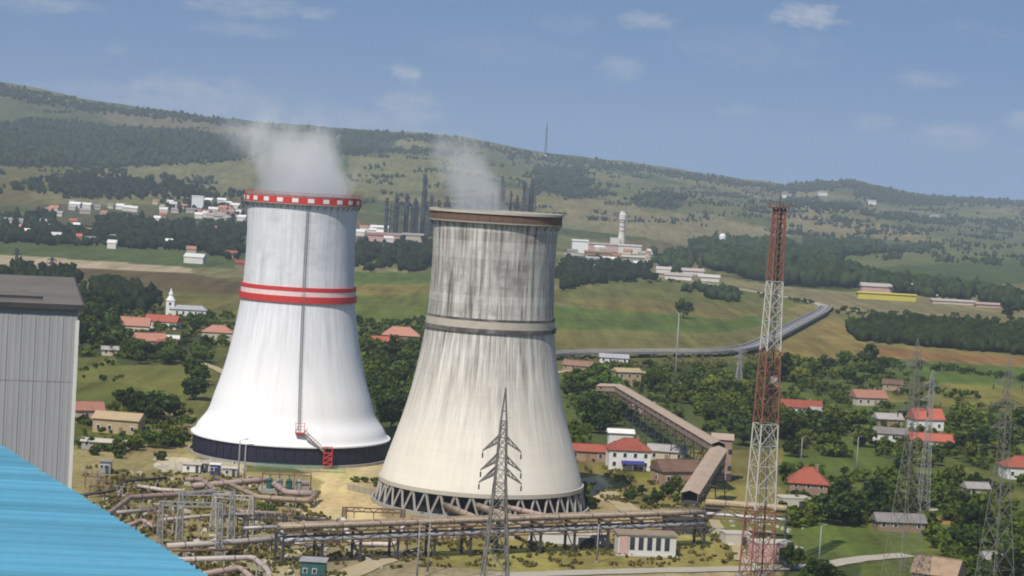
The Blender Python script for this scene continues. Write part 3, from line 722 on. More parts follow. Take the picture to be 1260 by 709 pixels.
# ------------------------------------------------------------------ steam
def steam(name, base, label, prof, lean, density, scale, seed):
    n = 32; mb = MB(); m_ = len(prof)
    for (r, z) in prof:
        for k in range(n):
            a = 2 * PI * k / n; q = 1 + 0.07 * math.sin(3 * a + z * 0.3 + seed) + 0.05 * math.sin(7 * a - z * 0.4)
            mb.v.append((r * q * math.cos(a) + lean[0] * z * z, r * q * math.sin(a) + lean[1] * z, z))
    for i in range(m_ - 1):
        for k in range(n):
            j = (k + 1) % n; mb.f.append((i * n + k, i * n + j, (i + 1) * n + j, (i + 1) * n + k))
    mb.f.append(tuple(range(n))[::-1]); mb.f.append(tuple((m_ - 1) * n + k for k in range(n)))
    mat_ = bpy.data.materials.new(name + '_vapour'); mat_.use_nodes = True; t = NT(mat_.node_tree)
    for q in list(t.n):
        if q.type != 'OUTPUT_MATERIAL': t.n.remove(q)
    out = t.n['Material Output']; vol = t.new('ShaderNodeVolumePrincipled')
    vol.inputs['Color'].default_value = (0.97, 0.975, 0.98, 1); vol.inputs['Anisotropy'].default_value = 0.0
    tc = t.new('ShaderNodeTexCoord'); x, y, z = t.sep(tc.outputs['Object'])
    cx = t.math('SUBTRACT', x, t.math('MULTIPLY', t.math('MULTIPLY', z, z), lean[0])); cy = t.math('SUBTRACT', y, t.math('MULTIPLY', z, lean[1]))
    rr = t.math('SQRT', t.math('ADD', t.math('MULTIPLY', cx, cx), t.math('MULTIPLY', cy, cy)))
    zmax = prof[-1][1]; rmid = prof[m_ // 2][0]
    rz_ = t.math('MULTIPLY_ADD', z, (rmid - prof[0][0]) / prof[m_ // 2][1], prof[0][0] * 0.97)
    edge = t.ramp(t.math('DIVIDE', rr, rz_), 0.55, 1.0, 1.0, 0.0)
    up = t.ramp(t.math('ADD', z, t.math('MULTIPLY', t.math('MULTIPLY', rr, rr), 0.35 / rmid)), zmax * 0.15, zmax * 0.97, 1.0, 0.0)
    mp = t.new('ShaderNodeMapping'); mp.inputs['Location'].default_value = (seed, seed * 2, 0); mp.inputs['Scale'].default_value = (1, 1, 0.7); t.l.new(tc.outputs['Object'], mp.inputs['Vector'])
    nz = t.noise(mp.outputs[0], scale, 4, 0.6)
    w = t.math('ADD', t.math('MULTIPLY_ADD', nz, 1.8, -0.40), t.math('MULTIPLY_ADD', t.math('MULTIPLY', edge, up), 0.75, -0.62))
    d = t.ramp(w, 0.0, 0.45, 0.0, density)
    d = t.math('MULTIPLY', d, t.math('MULTIPLY', t.ramp(edge, 0, 0.3), t.ramp(up, 0, 0.3)))
    t.l.new(d, vol.inputs['Density']); t.l.new(vol.outputs[0], out.inputs['Volume'])
    o = mb.build(name, mat_); o.location = base
    tag(o, label, 'steam', kind='stuff')
    return o
steam('steam_plume', (P_W.x, P_W.y, 76.0), 'pale steam cloud rising from the white cooling tower',
      [(15.5, 0), (16.3, 4), (19, 9), (22, 15), (24, 22), (24, 29), (18, 35)], (-0.0140, 0.0), 0.085, 0.085, 3.0)
steam('steam_plume', (P_O.x - 5.0, P_O.y, 77.0), 'thin grey steam wisp rising from the weathered cooling tower',
      [(9.0, 0), (10, 5), (11, 10), (12, 16), (13, 22), (10, 27)], (-0.014, 0.0), 0.065, 0.11, 9.0)


# ------------------------------------------------------------------ lattice masts and pylons
def lattice(mb, levels, leg, brace, rz=0.0, horiz=True):
    """levels: (z, half width)"""
    ca, sa = math.cos(rz), math.sin(rz)
    def cs(z, h): return [Vector((x * h * ca - y * h * sa, x * h * sa + y * h * ca, z)) for (x, y) in ((-1, -1), (1, -1), (1, 1), (-1, 1))]
    for i in range(len(levels) - 1):
        A = cs(*levels[i]); B = cs(*levels[i + 1])
        for k in range(4):
            j = (k + 1) % 4
            mb.beam(A[k], B[k], leg)
            mb.beam(A[k], B[j], brace); mb.beam(A[j], B[k], brace)
            if horiz: mb.beam(B[k], B[j], brace)
    return mb
def lattice_levels(z0, z1, hw, ratio=1.25):
    out = [(z0, hw(z0))]
    while out[-1][0] < z1 - 0.4:
        z, h = out[-1]; step = max(1.6, 2 * h * ratio)
        nz = min(z + step, z1)
        if z1 - nz < step * 0.4: nz = z1
        out.append((nz, hw(nz)))
    return out
def radio_mast():
    p = at(930, 713)
    T = thing('lattice_mast', 'tall red and white banded lattice mast beside the conveyor', 'mast', p, 0.35)
    Ht = 85.0; ZB = [0, 16.3, 35.8, 52.5, 68.3, 85.0]
    hw = lambda z: 2.9 + (1.0 - 2.9) * min(1, z / Ht)
    for k in range(5):
        z0, z1 = ZB[k], ZB[k + 1]
        mb = lattice(MB(), lattice_levels(z0, z1, hw, 1.0), 0.30, 0.13)
        mb.build('red_section' if k % 2 == 0 else 'white_section', M_MASTRED if k % 2 == 0 else M_MASTWHITE, T)
    top = MB().box((0, 0, Ht + 0.1), (3.4, 3.4, 0.2)).build('top_platform', M_MASTRED, T)
    rl = MB()
    for z in (0.7, 1.2):
        for (a, b) in (((-1.7, -1.7), (1.7, -1.7)), ((1.7, -1.7), (1.7, 1.7)), ((1.7, 1.7), (-1.7, 1.7)), ((-1.7, 1.7), (-1.7, -1.7))):
            rl.beam((a[0], a[1], Ht + z), (b[0], b[1], Ht + z), 0.1)
    for (x, y) in ((-1.7, -1.7), (1.7, -1.7), (1.7, 1.7), (-1.7, 1.7)): rl.beam((x, y, Ht), (x, y, Ht + 1.3), 0.12)
    rl.build('railing', M_MASTRED, top)
    MB().tube([(0, 0, Ht + 0.2), (0, 0, Ht + 4.0)], [0.14, 0.05], 6).build('antenna', M_DARKSTEEL, T)
    MB().box((0.9, -1.0, 46), (1.6, 0.4, 1.6)).build('antenna_panel', M_MASTWHITE, T)
    lad = MB()
    for sx in (-0.3, 0.3): lad.beam((sx, -hw(0) * 0.0, 0.3), (sx, 0, Ht), 0.1)
    for z in np.arange(0.6, Ht, 0.9): lad.beam((-0.3, 0, z), (0.3, 0, z), 0.06)
    lad.build('ladder', M_DARKSTEEL, T)
    repeat(MB().box((0, 0, 0.35), (1.6, 1.6, 0.8)), 'footing', M_CONC, T, [((x * 2.9, y * 2.9, 0), (0, 0, 0)) for x in (-1, 1) for y in (-1, 1)])
    return T
radio_mast()

def pylon(p, Ht, label, arms, base=3.2, waist_z=0.62, waist=0.8, topw=0.45, droop=0.0, m=M_STEEL, rz=0.0, group=None, leg=0.26, peak=0.0):
    T = thing('power_pylon', label, 'pylon', p, rz, group)
    hw = lambda z: float(np.interp(z, [0, Ht * waist_z, Ht], [base, waist, topw]))
    lattice(MB(), lattice_levels(0, Ht * waist_z, hw, 1.05), leg, leg * 0.5).build('lower_body', m, T)
    lattice(MB(), lattice_levels(Ht * waist_z, Ht, hw, 1.2), leg * 0.85, leg * 0.45).build('upper_body', m, T)
    if peak:
        mb = MB()
        for (x, y) in ((-1, -1), (1, -1), (1, 1), (-1, 1)): mb.beam((x * topw, y * topw, Ht), (0, 0, Ht + peak), leg * 0.7)
        for k in (0.3, 0.6):
            h = topw * (1 - k); c = [Vector((x * h, y * h, Ht + peak * k)) for (x, y) in ((-1, -1), (1, -1), (1, 1), (-1, 1))]
            for i in range(4): mb.beam(c[i], c[(i + 1) % 4], leg * 0.5)
        mb.build('earth_wire_peak', m, T)
    for (z, L) in arms:
        for sgn in (-1, 1):
            mb = MB(); h = hw(z); tip = Vector((sgn * L, 0, z - droop)); h2 = hw(z + 1.3)
            for y in (-1, 1):
                a = Vector((sgn * h, y * h, z)); b = Vector((sgn * h2, y * h2, z + 1.4))
                mb.beam(a, tip, leg * 0.8); mb.beam(b, tip, leg * 0.8)
                for k in (0.25, 0.5, 0.75): mb.beam(a.lerp(tip, k), b.lerp(tip, max(0, k - 0.2)), leg * 0.4)
            for k in (0.33, 0.66): mb.beam(Vector((sgn * h, -h, z)).lerp(tip, k), Vector((sgn * h, h, z)).lerp(tip, k), leg * 0.4)
            ar = mb.build('crossarm', m, T)
            ins = MB().tube([tip, tip - Vector((0, 0, 0.4)), tip - Vector((0, 0, 0.5)), tip - Vector((0, 0, 1.5))], [0.06, 0.06, 0.16, 0.16], 6)
            ins.build('insulator', M_DARKSTEEL, ar)
    repeat(MB().box((0, 0, 0.2), (0.9, 0.9, 0.6)), 'footing', M_CONC, T, [((x * base, y * base, 0), (0, 0, 0)) for x in (-1, 1) for y in (-1, 1)])
    return T
M_PYL = mat('dull_pylon_steel', (0.17, 0.16, 0.15, 1), 0.6, 0.2, 0.5)
pylon(at(607, 742), 38.0, 'grey lattice pylon with three drooping crossarm pairs before the weathered tower',
      [(33.6, 4.0), (29.6, 4.2), (27.0, 4.4)], base=3.0, waist_z=0.66, waist=1.15, topw=0.6, droop=1.9, m=M_PYL, rz=0.12, peak=7.0, leg=0.30)
pylon(at(1108, 735), 55.0, 'tall pale lattice pylon behind the thatch brown roof', [(52, 4.2), (47, 4.8), (42, 4.2)], base=3.6, waist_z=0.62, waist=1.0, topw=0.6, m=M_PYL, rz=0.5, leg=0.13, peak=3)
pylon(at(1222, 738), 52.0, 'grey lattice pylon by the garden lane', [(49, 4.2), (44, 4.8), (39, 4.2)], base=3.4, waist_z=0.62, waist=1.0, topw=0.6, m=M_PYL, rz=0.5, leg=0.13, peak=3)
pylon(at(1135, 640), 40.0, 'slender grey pylon in front of the red roofed houses', [(37.5, 2.6), (33.5, 3.0)], base=1.4, waist_z=0.7, waist=0.7, topw=0.45, m=M_STEEL, rz=0.2, leg=0.12, peak=2)
pylon(at(908, 482), 19.0, 'short grey lattice pylon beside the viaduct', [(18, 3.0), (15, 3.0)], base=1.7, waist_z=0.7, waist=0.6, topw=0.4, m=M_STEEL, rz=0.1, leg=0.24, peak=1.5)

def lamp_pole(p, h, label, double=False, group=None, r=0.16):
    T = thing('lamp_pole', label, 'pole', p, random.uniform(-0.4, 0.4), group)
    MB().tube([(0, 0, 0), (0, 0, h * 0.5), (0, 0, h)], [r * 1.4, r * 1.1, r * 0.7], 8).build('pole', M_STEEL, T, True)
    for s in ((-1, 1) if double else (1,)):
        a = MB().tube([(0, 0, h - 0.3), (s * 0.6, 0, h + 0.3), (s * 1.7, 0, h + 0.45)], r * 0.5, 6).build('arm', M_STEEL, T)
        MB().box((s * 1.9, 0, h + 0.42), (0.9, 0.35, 0.2)).build('lamp_head', M_DARKSTEEL, a)
    MB().box((0, 0, 0.15), (0.7, 0.7, 0.4)).build('footing', M_CONC, T)
    return T
lamp_pole(at(830, 478), 33, 'very tall pale pole standing behind the conveyor gallery', True, r=0.30)
lamp_pole(at(1053, 588), 13, 'pale lamp pole among the garden trees beside the small hip roofed house')
lamp_pole(at(985, 576), 10, 'lamp pole behind the small hip roofed house')
lamp_pole(at(513, 712), 12, 'lamp pole on the yard track near the pipe loop')
lamp_pole(at(526, 706), 13, 'lamp pole on the dry grass before the pipe rack', True)
lamp_pole(at(734, 692), 9, 'slim lamp pole on the grass before the small white pump house')
lamp_pole(at(1007, 704), 11, 'lamp pole at the edge of the service road')
for (x, y) in ((293, 590), (300, 597)):
    lamp_pole(at(x, y), 11, 'slim pole in the yard before the dark skirt', group='poles before the dark skirt', r=0.2)


# ------------------------------------------------------------------ blue roof and grey building close by
def blue_roof():
    HB = 7.0
    zE = CAM_H - HB
    a = at(0, 555, zE); b = at(240, 709, zE)                 # the eave line
    e = (a - b); e.z = 0; L = e.length; e.normalize()
    r = Vector((e.y, -e.x, 0))                               # down the slope, towards the plant
    slope = 0.068
    T = thing('plant_building', 'plant building with blue ribbed metal roof in the foreground', 'building', (b.x, b.y, 0), math.atan2(r.y, r.x))
    # local axes: x down the slope (eave at x = 0), y along the eave away from the camera
    y0, y1, x0 = -14.0, L + 30.0, -46.0
    wallh = zE - 0.45
    wm = MB(); cx = (x0 - 0.5) / 2 - 0.25
    wm.box(((x0 - 0.8) / 2, (y0 + y1) / 2, wallh / 2), (-x0 - 0.8, y1 - y0 - 0.8, wallh))
    wm.build('wall', M_GREYSHEET, T)
    sw = 1.02; n = int((y1 - y0) / sw)
    # one sheet: ribs along x
    mb = MB(); ribs = [(-0.5, 0), (-0.46, 0.13), (-0.38, 0.13), (-0.34, 0), (-0.17, 0), (-0.13, 0.13), (-0.05, 0.13), (-0.01, 0), (0.16, 0), (0.20, 0.13), (0.28, 0.13), (0.32, 0), (0.515, 0)]
    prof = [(y, z) for y, z in ribs]; m_ = len(prof)
    for x in (x0, 0.0):
        for (y, z) in prof: mb.v.append((x, y * 1.02, -x * slope + z + 0.03))
        for (y, z) in prof: mb.v.append((x, y * 1.02, -x * slope - 0.03 + z))
    for i in range(m_ - 1):
        mb.f.append((i, 2 * m_ + i, 2 * m_ + i + 1, i + 1)); mb.f.append((m_ + i, m_ + i + 1, 3 * m_ + i + 1, 3 * m_ + i))
        mb.f.append((i, i + 1, m_ + i + 1, m_ + i)); mb.f.append((2 * m_ + i, 3 * m_ + i, 3 * m_ + i + 1, 2 * m_ + i + 1))
    first = None
    for k in range(n):
        loc = (random.uniform(-0.012, 0.012), y0 + sw * (k + 0.5), zE + (0.012 if k % 2 else 0.0))
        if first is None: first = mb.build('roof_sheet', M_BLUESHEET, T); first.location = loc
        else: inst(first, T, loc, (0, random.uniform(-0.0006, 0.0006), 0))
    MB().box((-0.45, (y0 + y1) / 2, zE - 0.28), (0.12, y1 - y0, 0.32)).build('eave_beam', M_DARKSTEEL, T)
    gut = MB(); 
    for k in range(2): pass
    MB().tube([(0.12, y0, zE - 0.14), (0.12, y1, zE - 0.14)], 0.11, 8).build('gutter', M_GREYSHEET, T)
blue_roof()

def grey_building():
    D = 180.0
    c = at_y(97, 380, D); zE = c.z
    T = thing('plant_hall', 'tall grey hall clad in ribbed metal sheets with low dark hip roof', 'building', (c.x, c.y, 0), math.radians(13.0))
    wd, dp = 46.0, 40.0
    MB().box((-wd / 2, dp / 2, (zE - 0.05) / 2), (wd, dp, zE - 0.05)).build('wall', M_GREYSHEET, T)
    # cladding sheets on the face towards the camera, in two tiers
    sw = 1.15; tier = 13.0
    def sheet(h):
        mb = MB(); pr = [(-0.55, 0), (-0.5, -0.018), (-0.38, -0.018), (-0.33, 0), (-0.08, 0), (-0.03, -0.018), (0.09, -0.018), (0.14, 0), (0.38, 0), (0.43, -0.018), (0.5, -0.018), (0.55, 0)]
        for z in (0, h):
            for (x, y) in pr: mb.v.append((x * 1.02, y - 0.02, z))
            for (x, y) in pr: mb.v.append((x * 1.02, y + 0.0, z))
        m_ = len(pr)
        for i in range(m_ - 1):
            mb.f += [(i, i + 1, 2 * m_ + i + 1, 2 * m_ + i), (m_ + i, 3 * m_ + i, 3 * m_ + i + 1, m_ + i + 1), (2 * m_ + i, 2 * m_ + i + 1, 3 * m_ + i + 1, 3 * m_ + i), (i, m_ + i, m_ + i + 1, i + 1)]
        mb.f += [(0, 2 * m_, 3 * m_, m_), (m_ - 1, 2 * m_ - 1, 4 * m_ - 1, 3 * m_ - 1)]
        return mb
    zz = [zE - 6.3, zE - 6.3 - tier, zE - 6.3 - 2 * tier]; hh = [5.7, tier - 0.08, tier - 0.08]
    n = 20
    for z, h in zip(zz, hh):
        repeat(sheet(h), 'wall_sheet', M_GREYSHEET, T, [((-0.62 - sw * k, -0.10 - (0.012 if k % 2 else 0), z), (0, 0, 0)) for k in range(n)])
    MB().box((-0.06, -0.12, zE - 20), (0.3, 0.3, 38)).build('corner_trim', M_WPLASTER, T)
    MB().box((-wd / 2, -0.06, zE - 6.38), (wd, 0.10, 0.12)).build('seam_rail', M_STEEL, T)
    ev = MB().box((-wd / 2, dp / 2, zE + 0.12), (wd + 1.0, dp + 1.0, 0.42)); ev.build('eave', M_DARKSTEEL, T)
    rf = MB(); o = 0.35; z0 = zE + 0.34; z1 = zE + 0.8; hp = 9.0
    vs = [(-wd - o, -o, z0), (o, -o, z0), (o, dp + o, z0), (-wd - o, dp + o, z0), (-wd + hp, dp / 2, z1), (-hp * 1.05, dp / 2, z1)]
    rf.add(vs, [(0, 1, 5, 4), (1, 2, 5), (2, 3, 4, 5), (3, 0, 4), (0, 3, 2, 1)])
    R = rf.build('roof', M_BITUMEN, T)
    MB().box((-wd / 2, 2.2, z0 + 0.32), (wd - 6, 0.2, 0.25)).build('snow_rail', M_DARKSTEEL, R)
    for (x, y, h) in ((-14.5, 17, 0.6),):
        v = MB(); zr = z0 + (z1 - z0) * y / (dp / 2)
        zr = min(zr, z0 + (z1 - z0) * (-x) / (hp * 1.05))
        v.tube([(x, y, zr - 0.4), (x, y, zr + h)], 0.35, 8); v.box((x, y, zr + h + 0.2), (1.0, 1.0, 0.25))
        v.build('roof_vent', M_DARKSTEEL, R)
grey_building()


# ------------------------------------------------------------------ pipe rack, conveyor, yard piping
def handrail(parent, p0, p1, m, h=1.1, step=2.0, name='handrail'):
    p0 = Vector(p0); p1 = Vector(p1); n = max(1, int((p1 - p0).length / step)); mb = MB()
    for k in range(n + 1): q = p0.lerp(p1, k / n); mb.beam(q, q + Vector((0, 0, h)), 0.08)
    for z in (h, h * 0.55): mb.beam(p0 + Vector((0, 0, z)), p1 + Vector((0, 0, z)), 0.07)
    return mb.build(name, m, parent)
def pipe_rack(A, B, zt, label, pipes, bay=9.0, wd=5.0, deck=M_PIPEBROWN, side=M_PIPESILVER):
    A = Vector((A.x, A.y, 0)); B = Vector((B.x, B.y, 0)); d = B - A; L = d.length
    T = thing('pipe_rack', label, 'pipe rack', A, math.atan2(d.y, d.x))
    n = int(L / bay); bay = L / n
    bent = MB()
    for y in (-wd / 2 + 0.4, wd / 2 - 0.4): bent.box((0, y, zt / 2 - 0.5), (0.5, 0.5, zt - 1.0))
    bent.box((0, 0, zt - 2.6), (0.45, wd, 0.5)); bent.box((0, 0, zt - 0.75), (0.45, wd + 0.3, 0.5))
    bent.beam((0, -wd / 2 + 0.4, 0.5), (0, wd / 2 - 0.4, zt - 2.8), 0.2)
    repeat(bent, 'support_frame', M_DARKSTEEL, T, [((bay * k, 0, 0), (0, 0, 0)) for k in range(n + 1)])
    for y in (-wd / 2, wd / 2):
        g = MB(); g.beam((0, y, zt - 0.35), (L, y, zt - 0.35), 0.25, 0.35); g.beam((0, y, zt - 2.9), (L, y, zt - 2.9), 0.2, 0.25)
        for k in range(n): g.beam((bay * k, y, zt - 2.8), (bay * (k + .5), y, zt - 0.5), 0.14); g.beam((bay * (k + .5), y, zt - 0.5), (bay * (k + 1), y, zt - 2.8), 0.14)
        g.build('girder', M_RUST, T)
    for (y, z, r, m) in pipes:
        pts = [(0, y, z)] + [(L * k / 12, y + random.uniform(-.06, .06), z + random.uniform(-.04, .04)) for k in range(1, 12)] + [(L, y, z)]
        pb = MB().tube(pts, r, 12).build('pipe', m, T, True)
        col = MB().lathe([(r + 0.05, -0.12), (r + 0.05, 0.12), (r * 0.9, 0.12), (r * 0.9, -0.12)], 12)
        if r > 0.4: repeat(col, 'joint_band', M_DARKSTEEL if m is not M_PIPEPALE else M_PIPEPINK, pb, [((bay * (k + 0.5), y, z), (0, PI / 2, 0)) for k in range(n)])
    handrail(T, (0, -wd / 2, zt), (L, -wd / 2, zt), M_DARKSTEEL)
    return T, L
A = at(345, 652, 7.5); B = at(862, 633, 7.5)
pipe_rack(A, B, 7.5, 'long rack of brown and silver pipes running before the weathered tower',
          [(-1.7, 8.3, 0.62, M_PIPEBROWN), (-0.2, 8.2, 0.55, M_GALROOF), (1.3, 8.3, 0.62, M_PIPEBROWN), (-1.9, 5.5, 0.55, M_PIPESILVER), (-0.5, 5.4, 0.5, M_PIPESILVER), (1.0, 5.4, 0.5, M_PIPEDARK)])
A2 = at(868, 622, 7.0); B2 = at(968, 630, 7.0)
pipe_rack(A2, B2, 7.2, 'short tan covered pipe rack leading from the conveyor to the mast',
          [(-1.2, 7.9, 0.7, M_TAN), (0.4, 7.9, 0.7, M_TAN), (1.7, 7.9, 0.6, M_GALROOF), (-1.9, 5.2, 0.5, M_PIPESILVER)], bay=7)

def gallery(p0, p1, w, h, label, panel=5.0, leg_every=16.0, ends=True):
    """covered conveyor gallery between two raised points (floor height)"""
    d = p1 - p0; Lh = math.hypot(d.x, d.y); rz = math.atan2(d.y, d.x)
    T = thing('conveyor_gallery', label, 'conveyor', (p0.x, p0.y, 0), rz)
    z0, z1 = p0.z, p1.z
    zf = lambda x: z0 + (z1 - z0) * x / Lh
    n = max(2, int(Lh / panel)); st = Lh / n; tilt = -math.atan2(z1 - z0, Lh)
    ln = math.hypot(st, (z1 - z0) / n)
    rp = MB(); ov = 0.35
    for s in (-1, 1):
        vs = [(0.02, 0, 0.9), (ln - 0.05, 0, 0.9), (ln - 0.05, s * (w / 2 + ov), 0.0), (0.02, s * (w / 2 + ov), 0.0)]
        o = len(rp.v); rp.v += vs + [(x, y, z - 0.12) for x, y, z in vs]
        rp.f += [(o, o + 1, o + 2, o + 3), (o + 7, o + 6, o + 5, o + 4), (o, o + 4, o + 5, o + 1), (o + 2, o + 6, o + 7, o + 3), (o, o + 3, o + 7, o + 4), (o + 1, o + 5, o + 6, o + 2)]
    repeat(rp, 'roof_panel', M_GALROOF, T, [((st * k, 0, zf(st * k) + h + (0.03 if k % 2 else 0)), (0, tilt, 0)) for k in range(n)])
    for s in (-1, 1):
        wp = MB().box((ln / 2, s * w / 2, h / 2), (ln - 0.08, 0.12, h - 0.05))
        repeat(wp, 'wall_panel', M_GALWALL, T, [((st * k, 0, zf(st * k)), (0, tilt, 0)) for k in range(n)])
        wi = MB().box((ln / 2, s * (w / 2 + 0.07), h * 0.62), (1.2, 0.06, 0.7))
        repeat(wi, 'window', M_GLASS, T, [((st * k, 0, zf(st * k)), (0, tilt, 0)) for k in range(0, n, 2)])
    MB().beam((0, 0, z0 - 0.25), (Lh, 0, z1 - 0.25), w, 0.4).build('floor', M_DARKSTEEL, T)
    for s in (-1, 1):
        g = MB(); m_ = n * 2
        g.beam((0, s * (w / 2 - .1), z0 - 1.9), (Lh, s * (w / 2 - .1), z1 - 1.9), 0.22)
        for k in range(m_):
            xa, xb = Lh * k / m_, Lh * (k + 1) / m_
            if k % 2: xa, xb = xb, xa
            g.beam((xa, s * (w / 2 - .1), zf(xa) - 1.8), (xb, s * (w / 2 - .1), zf(xb) - 0.5), 0.16)
        g.build('truss', M_RUST, T)
    k = 0; x = 2.0
    while x < Lh:
        q = MB(); z = zf(x) - 1.9
        for s in (-1, 1): q.beam((x, s * (w / 2 + 0.8), 0), (x, s * (w / 2 - 0.3), z), 0.28)
        for f_ in (0.35, 0.75): q.beam((x, -(w / 2 + 0.4), z * f_), (x, w / 2 + 0.4, z * f_), 0.25)
        q.beam((x, -(w / 2 + .7), 0.2), (x, w / 2, z), 0.2)
        q.build('trestle', M_DARKSTEEL, T); x += leg_every
    return T
gallery(at(762, 482, 9.0), at(884, 556, 12.0), 4.0, 2.2, 'long brown covered conveyor gallery sloping over the trees')
gallery(at(884, 562, 12.5), at(848, 618, 6.0), 4.4, 2.3, 'short brown conveyor gallery descending to the pipe rack')
gallery(at(738, 481, 8.0), at(762, 482, 9.0), 3.6, 2.0, 'far pale end of the conveyor gallery among dark trees', leg_every=12)

def transfer_house():
    p = at(886, 590)
    T = thing('transfer_house', 'brown transfer house where the two conveyor galleries meet', 'building', p, -0.1)
    w, d, h = 6.0, 6.0, 12.6
    MB().box((0, 0, h / 2), (w, d, h)).build('wall', M_GALWALL, T)
    rf = MB(); o = 0.5
    rf.add([(-w / 2 - o, -d / 2 - o, h), (w / 2 + o, -d / 2 - o, h), (w / 2 + o, d / 2 + o, h), (-w / 2 - o, d / 2 + o, h), (-w / 2 - o, 0, h + 1.6), (w / 2 + o, 0, h + 1.6)],
           [(0, 1, 5, 4), (2, 3, 4, 5), (1, 2, 5), (3, 0, 4), (0, 3, 2, 1)])
    rf.build('roof', M_GALROOF, T)
    wi = MB().box((0, 0, 0), (1.2, 0.12, 1.4))
    repeat(wi, 'window', M_GLASS, T, [((x, -d / 2 - 0.05, z), (0, 0, 0)) for x in (-2.6, 0, 2.6) for z in (4.0, 9.0)])
    MB().box((2.5, -d / 2 - 0.05, 1.2), (1.5, 0.14, 2.3)).build('door', M_DARKSTEEL, T)
transfer_house()

def pipe_run(name, pts, r, m, label, cat='pipe', props=True, group=None):
    """insulated pipe through (px,py,z) points with rounded bends, on its own supports"""
    r *= 0.84
    P = [at(px, py, z) for (px, py, z) in pts]
    b = Vector((P[0].x, P[0].y, 0)); T = thing(name, label, cat, b, 0, group)
    P = [p - b for p in P]; Q = [P[0]]
    for i in range(1, len(P) - 1):
        a = (P[i - 1] - P[i]); c = (P[i + 1] - P[i]); k = min(1.6, a.length * .4, c.length * .4)
        p0 = P[i] + a.normalized() * k; p1 = P[i] + c.normalized() * k
        for s in (0, .25, .5, .75, 1): Q.append((1 - s) ** 2 * p0 + 2 * s * (1 - s) * P[i] + s * s * p1)
    Q.append(P[-1])
    MB().tube(Q, r, 12).build('pipe_body', m, T, True)
    tot = []
    for i in range(len(P) - 1):
        L = (P[i + 1] - P[i]).length; n = max(1, int(L / 6))
        for k in range(n): tot.append((P[i].lerp(P[i + 1], (k + .5) / n), (P[i + 1] - P[i]).normalized()))
    fl = MB().lathe([(r + 0.1, -0.1), (r + 0.1, 0.1), (r * 0.9, 0.1), (r * 0.9, -0.1)], 12)
    repeat(fl, 'joint_band', M_RUST, T, [(tuple(q), tuple(d.to_track_quat('Z', 'Y').to_euler())) for q, d in tot])
    if props:
        for q, d in tot:
            if q.z - r > 0.5 and abs(d.z) < 0.7:
                s = MB().box((q.x, q.y, (q.z - r) / 2), (0.35, 0.35, q.z - r)); s.box((q.x, q.y, q.z - r - 0.1), (1.1 + r, 0.4, 0.25)); s.build('support', M_CONC, T)
    return T
pipe_run('insulated_pipe', [(110, 640, 3), (137, 630, 3), (160, 612, 3), (240, 607, 3), (266, 604, 3), (248, 590, 3), (228, 590, 3)], 0.75, M_PIPEPINK, 'dusty pink insulated pipe with a wide bend in the yard')
pipe_run('insulated_pipe', [(118, 633, 2.4), (192, 627, 2.4)], 0.6, M_PIPEPALE, 'short pale straight pipe beside the blue roof')
pipe_run('insulated_pipe', [(170, 598, 1.6), (200, 603, 1.6), (225, 604, 1.6)], 0.6, M_PIPEPALE, 'short pale pipe lying on the dry grass')
pipe_run('insulated_pipe', [(145, 652, 2.0), (175, 640, 2.0), (190, 648, 2.0)], 0.65, M_PIPEPINK, 'bent pinkish pipe close to the blue eave')
pipe_run('insulated_pipe', [(205, 672, 3.0), (290, 667, 3.0), (375, 660, 3.0)], 0.8, M_PIPEPALE, 'long pale pipe running through the steel gantries')
pipe_run('insulated_pipe', [(215, 689, 4.0), (312, 686, 4.0), (330, 702, 4.0), (335, 720, 3.0)], 0.7, M_PIPEPALE, 'pale pipe turning downward past the teal cabin')
pipe_run('insulated_pipe', [(250, 706, 2.0), (296, 699, 2.0), (316, 716, 2.0)], 0.7, M_PIPEPINK, 'thick pinkish pipe bend under the pale pipe')
pipe_run('insulated_pipe', [(238, 598, 2.4), (330, 590, 2.4), (352, 606, 2.4), (385, 608, 2.4)], 0.9, M_PIPEPINK, 'thick dusty brown pipe passing the valve pit')
pipe_run('insulated_pipe', [(266, 588, 2.0), (318, 612, 2.0), (380, 616, 2.0), (392, 606, 2.0)], 0.8, M_PIPEBROWN, 'brown pipe curving round the valve pit')
pipe_run('pipe_loop', [(418, 638, 6.5), (424, 640, 6.5), (430, 668, 1.8), (486, 671, 1.8), (497, 646, 6.5), (508, 642, 6.5)], 0.75, M_PIPEPALE, 'pale expansion loop dipping under the pipe rack')
pipe_run('insulated_pipe', [(548, 622, 3.0), (590, 640, 5.0), (615, 648, 6.0)], 1.0, M_PIPEBROWN, 'brown pipe slanting from the weathered tower to the rack', props=False)
pipe_run('insulated_pipe', [(580, 620, 3.0), (620, 634, 5.0), (650, 645, 6.0)], 1.1, M_GALROOF, 'beige brown pipe slanting from the weathered tower to the rack', props=False)
pipe_run('insulated_pipe', [(600, 619, 3.0), (650, 630, 5.0), (690, 640, 6.0)], 0.8, M_PIPEPINK, 'thin pinkish pipe slanting from the weathered tower to the rack', props=False)
pipe_run('insulated_pipe', [(362, 636, 5.0), (420, 643, 5.0)], 0.55, M_PIPEDARK, 'dark straight pipe above the yard near the loop')

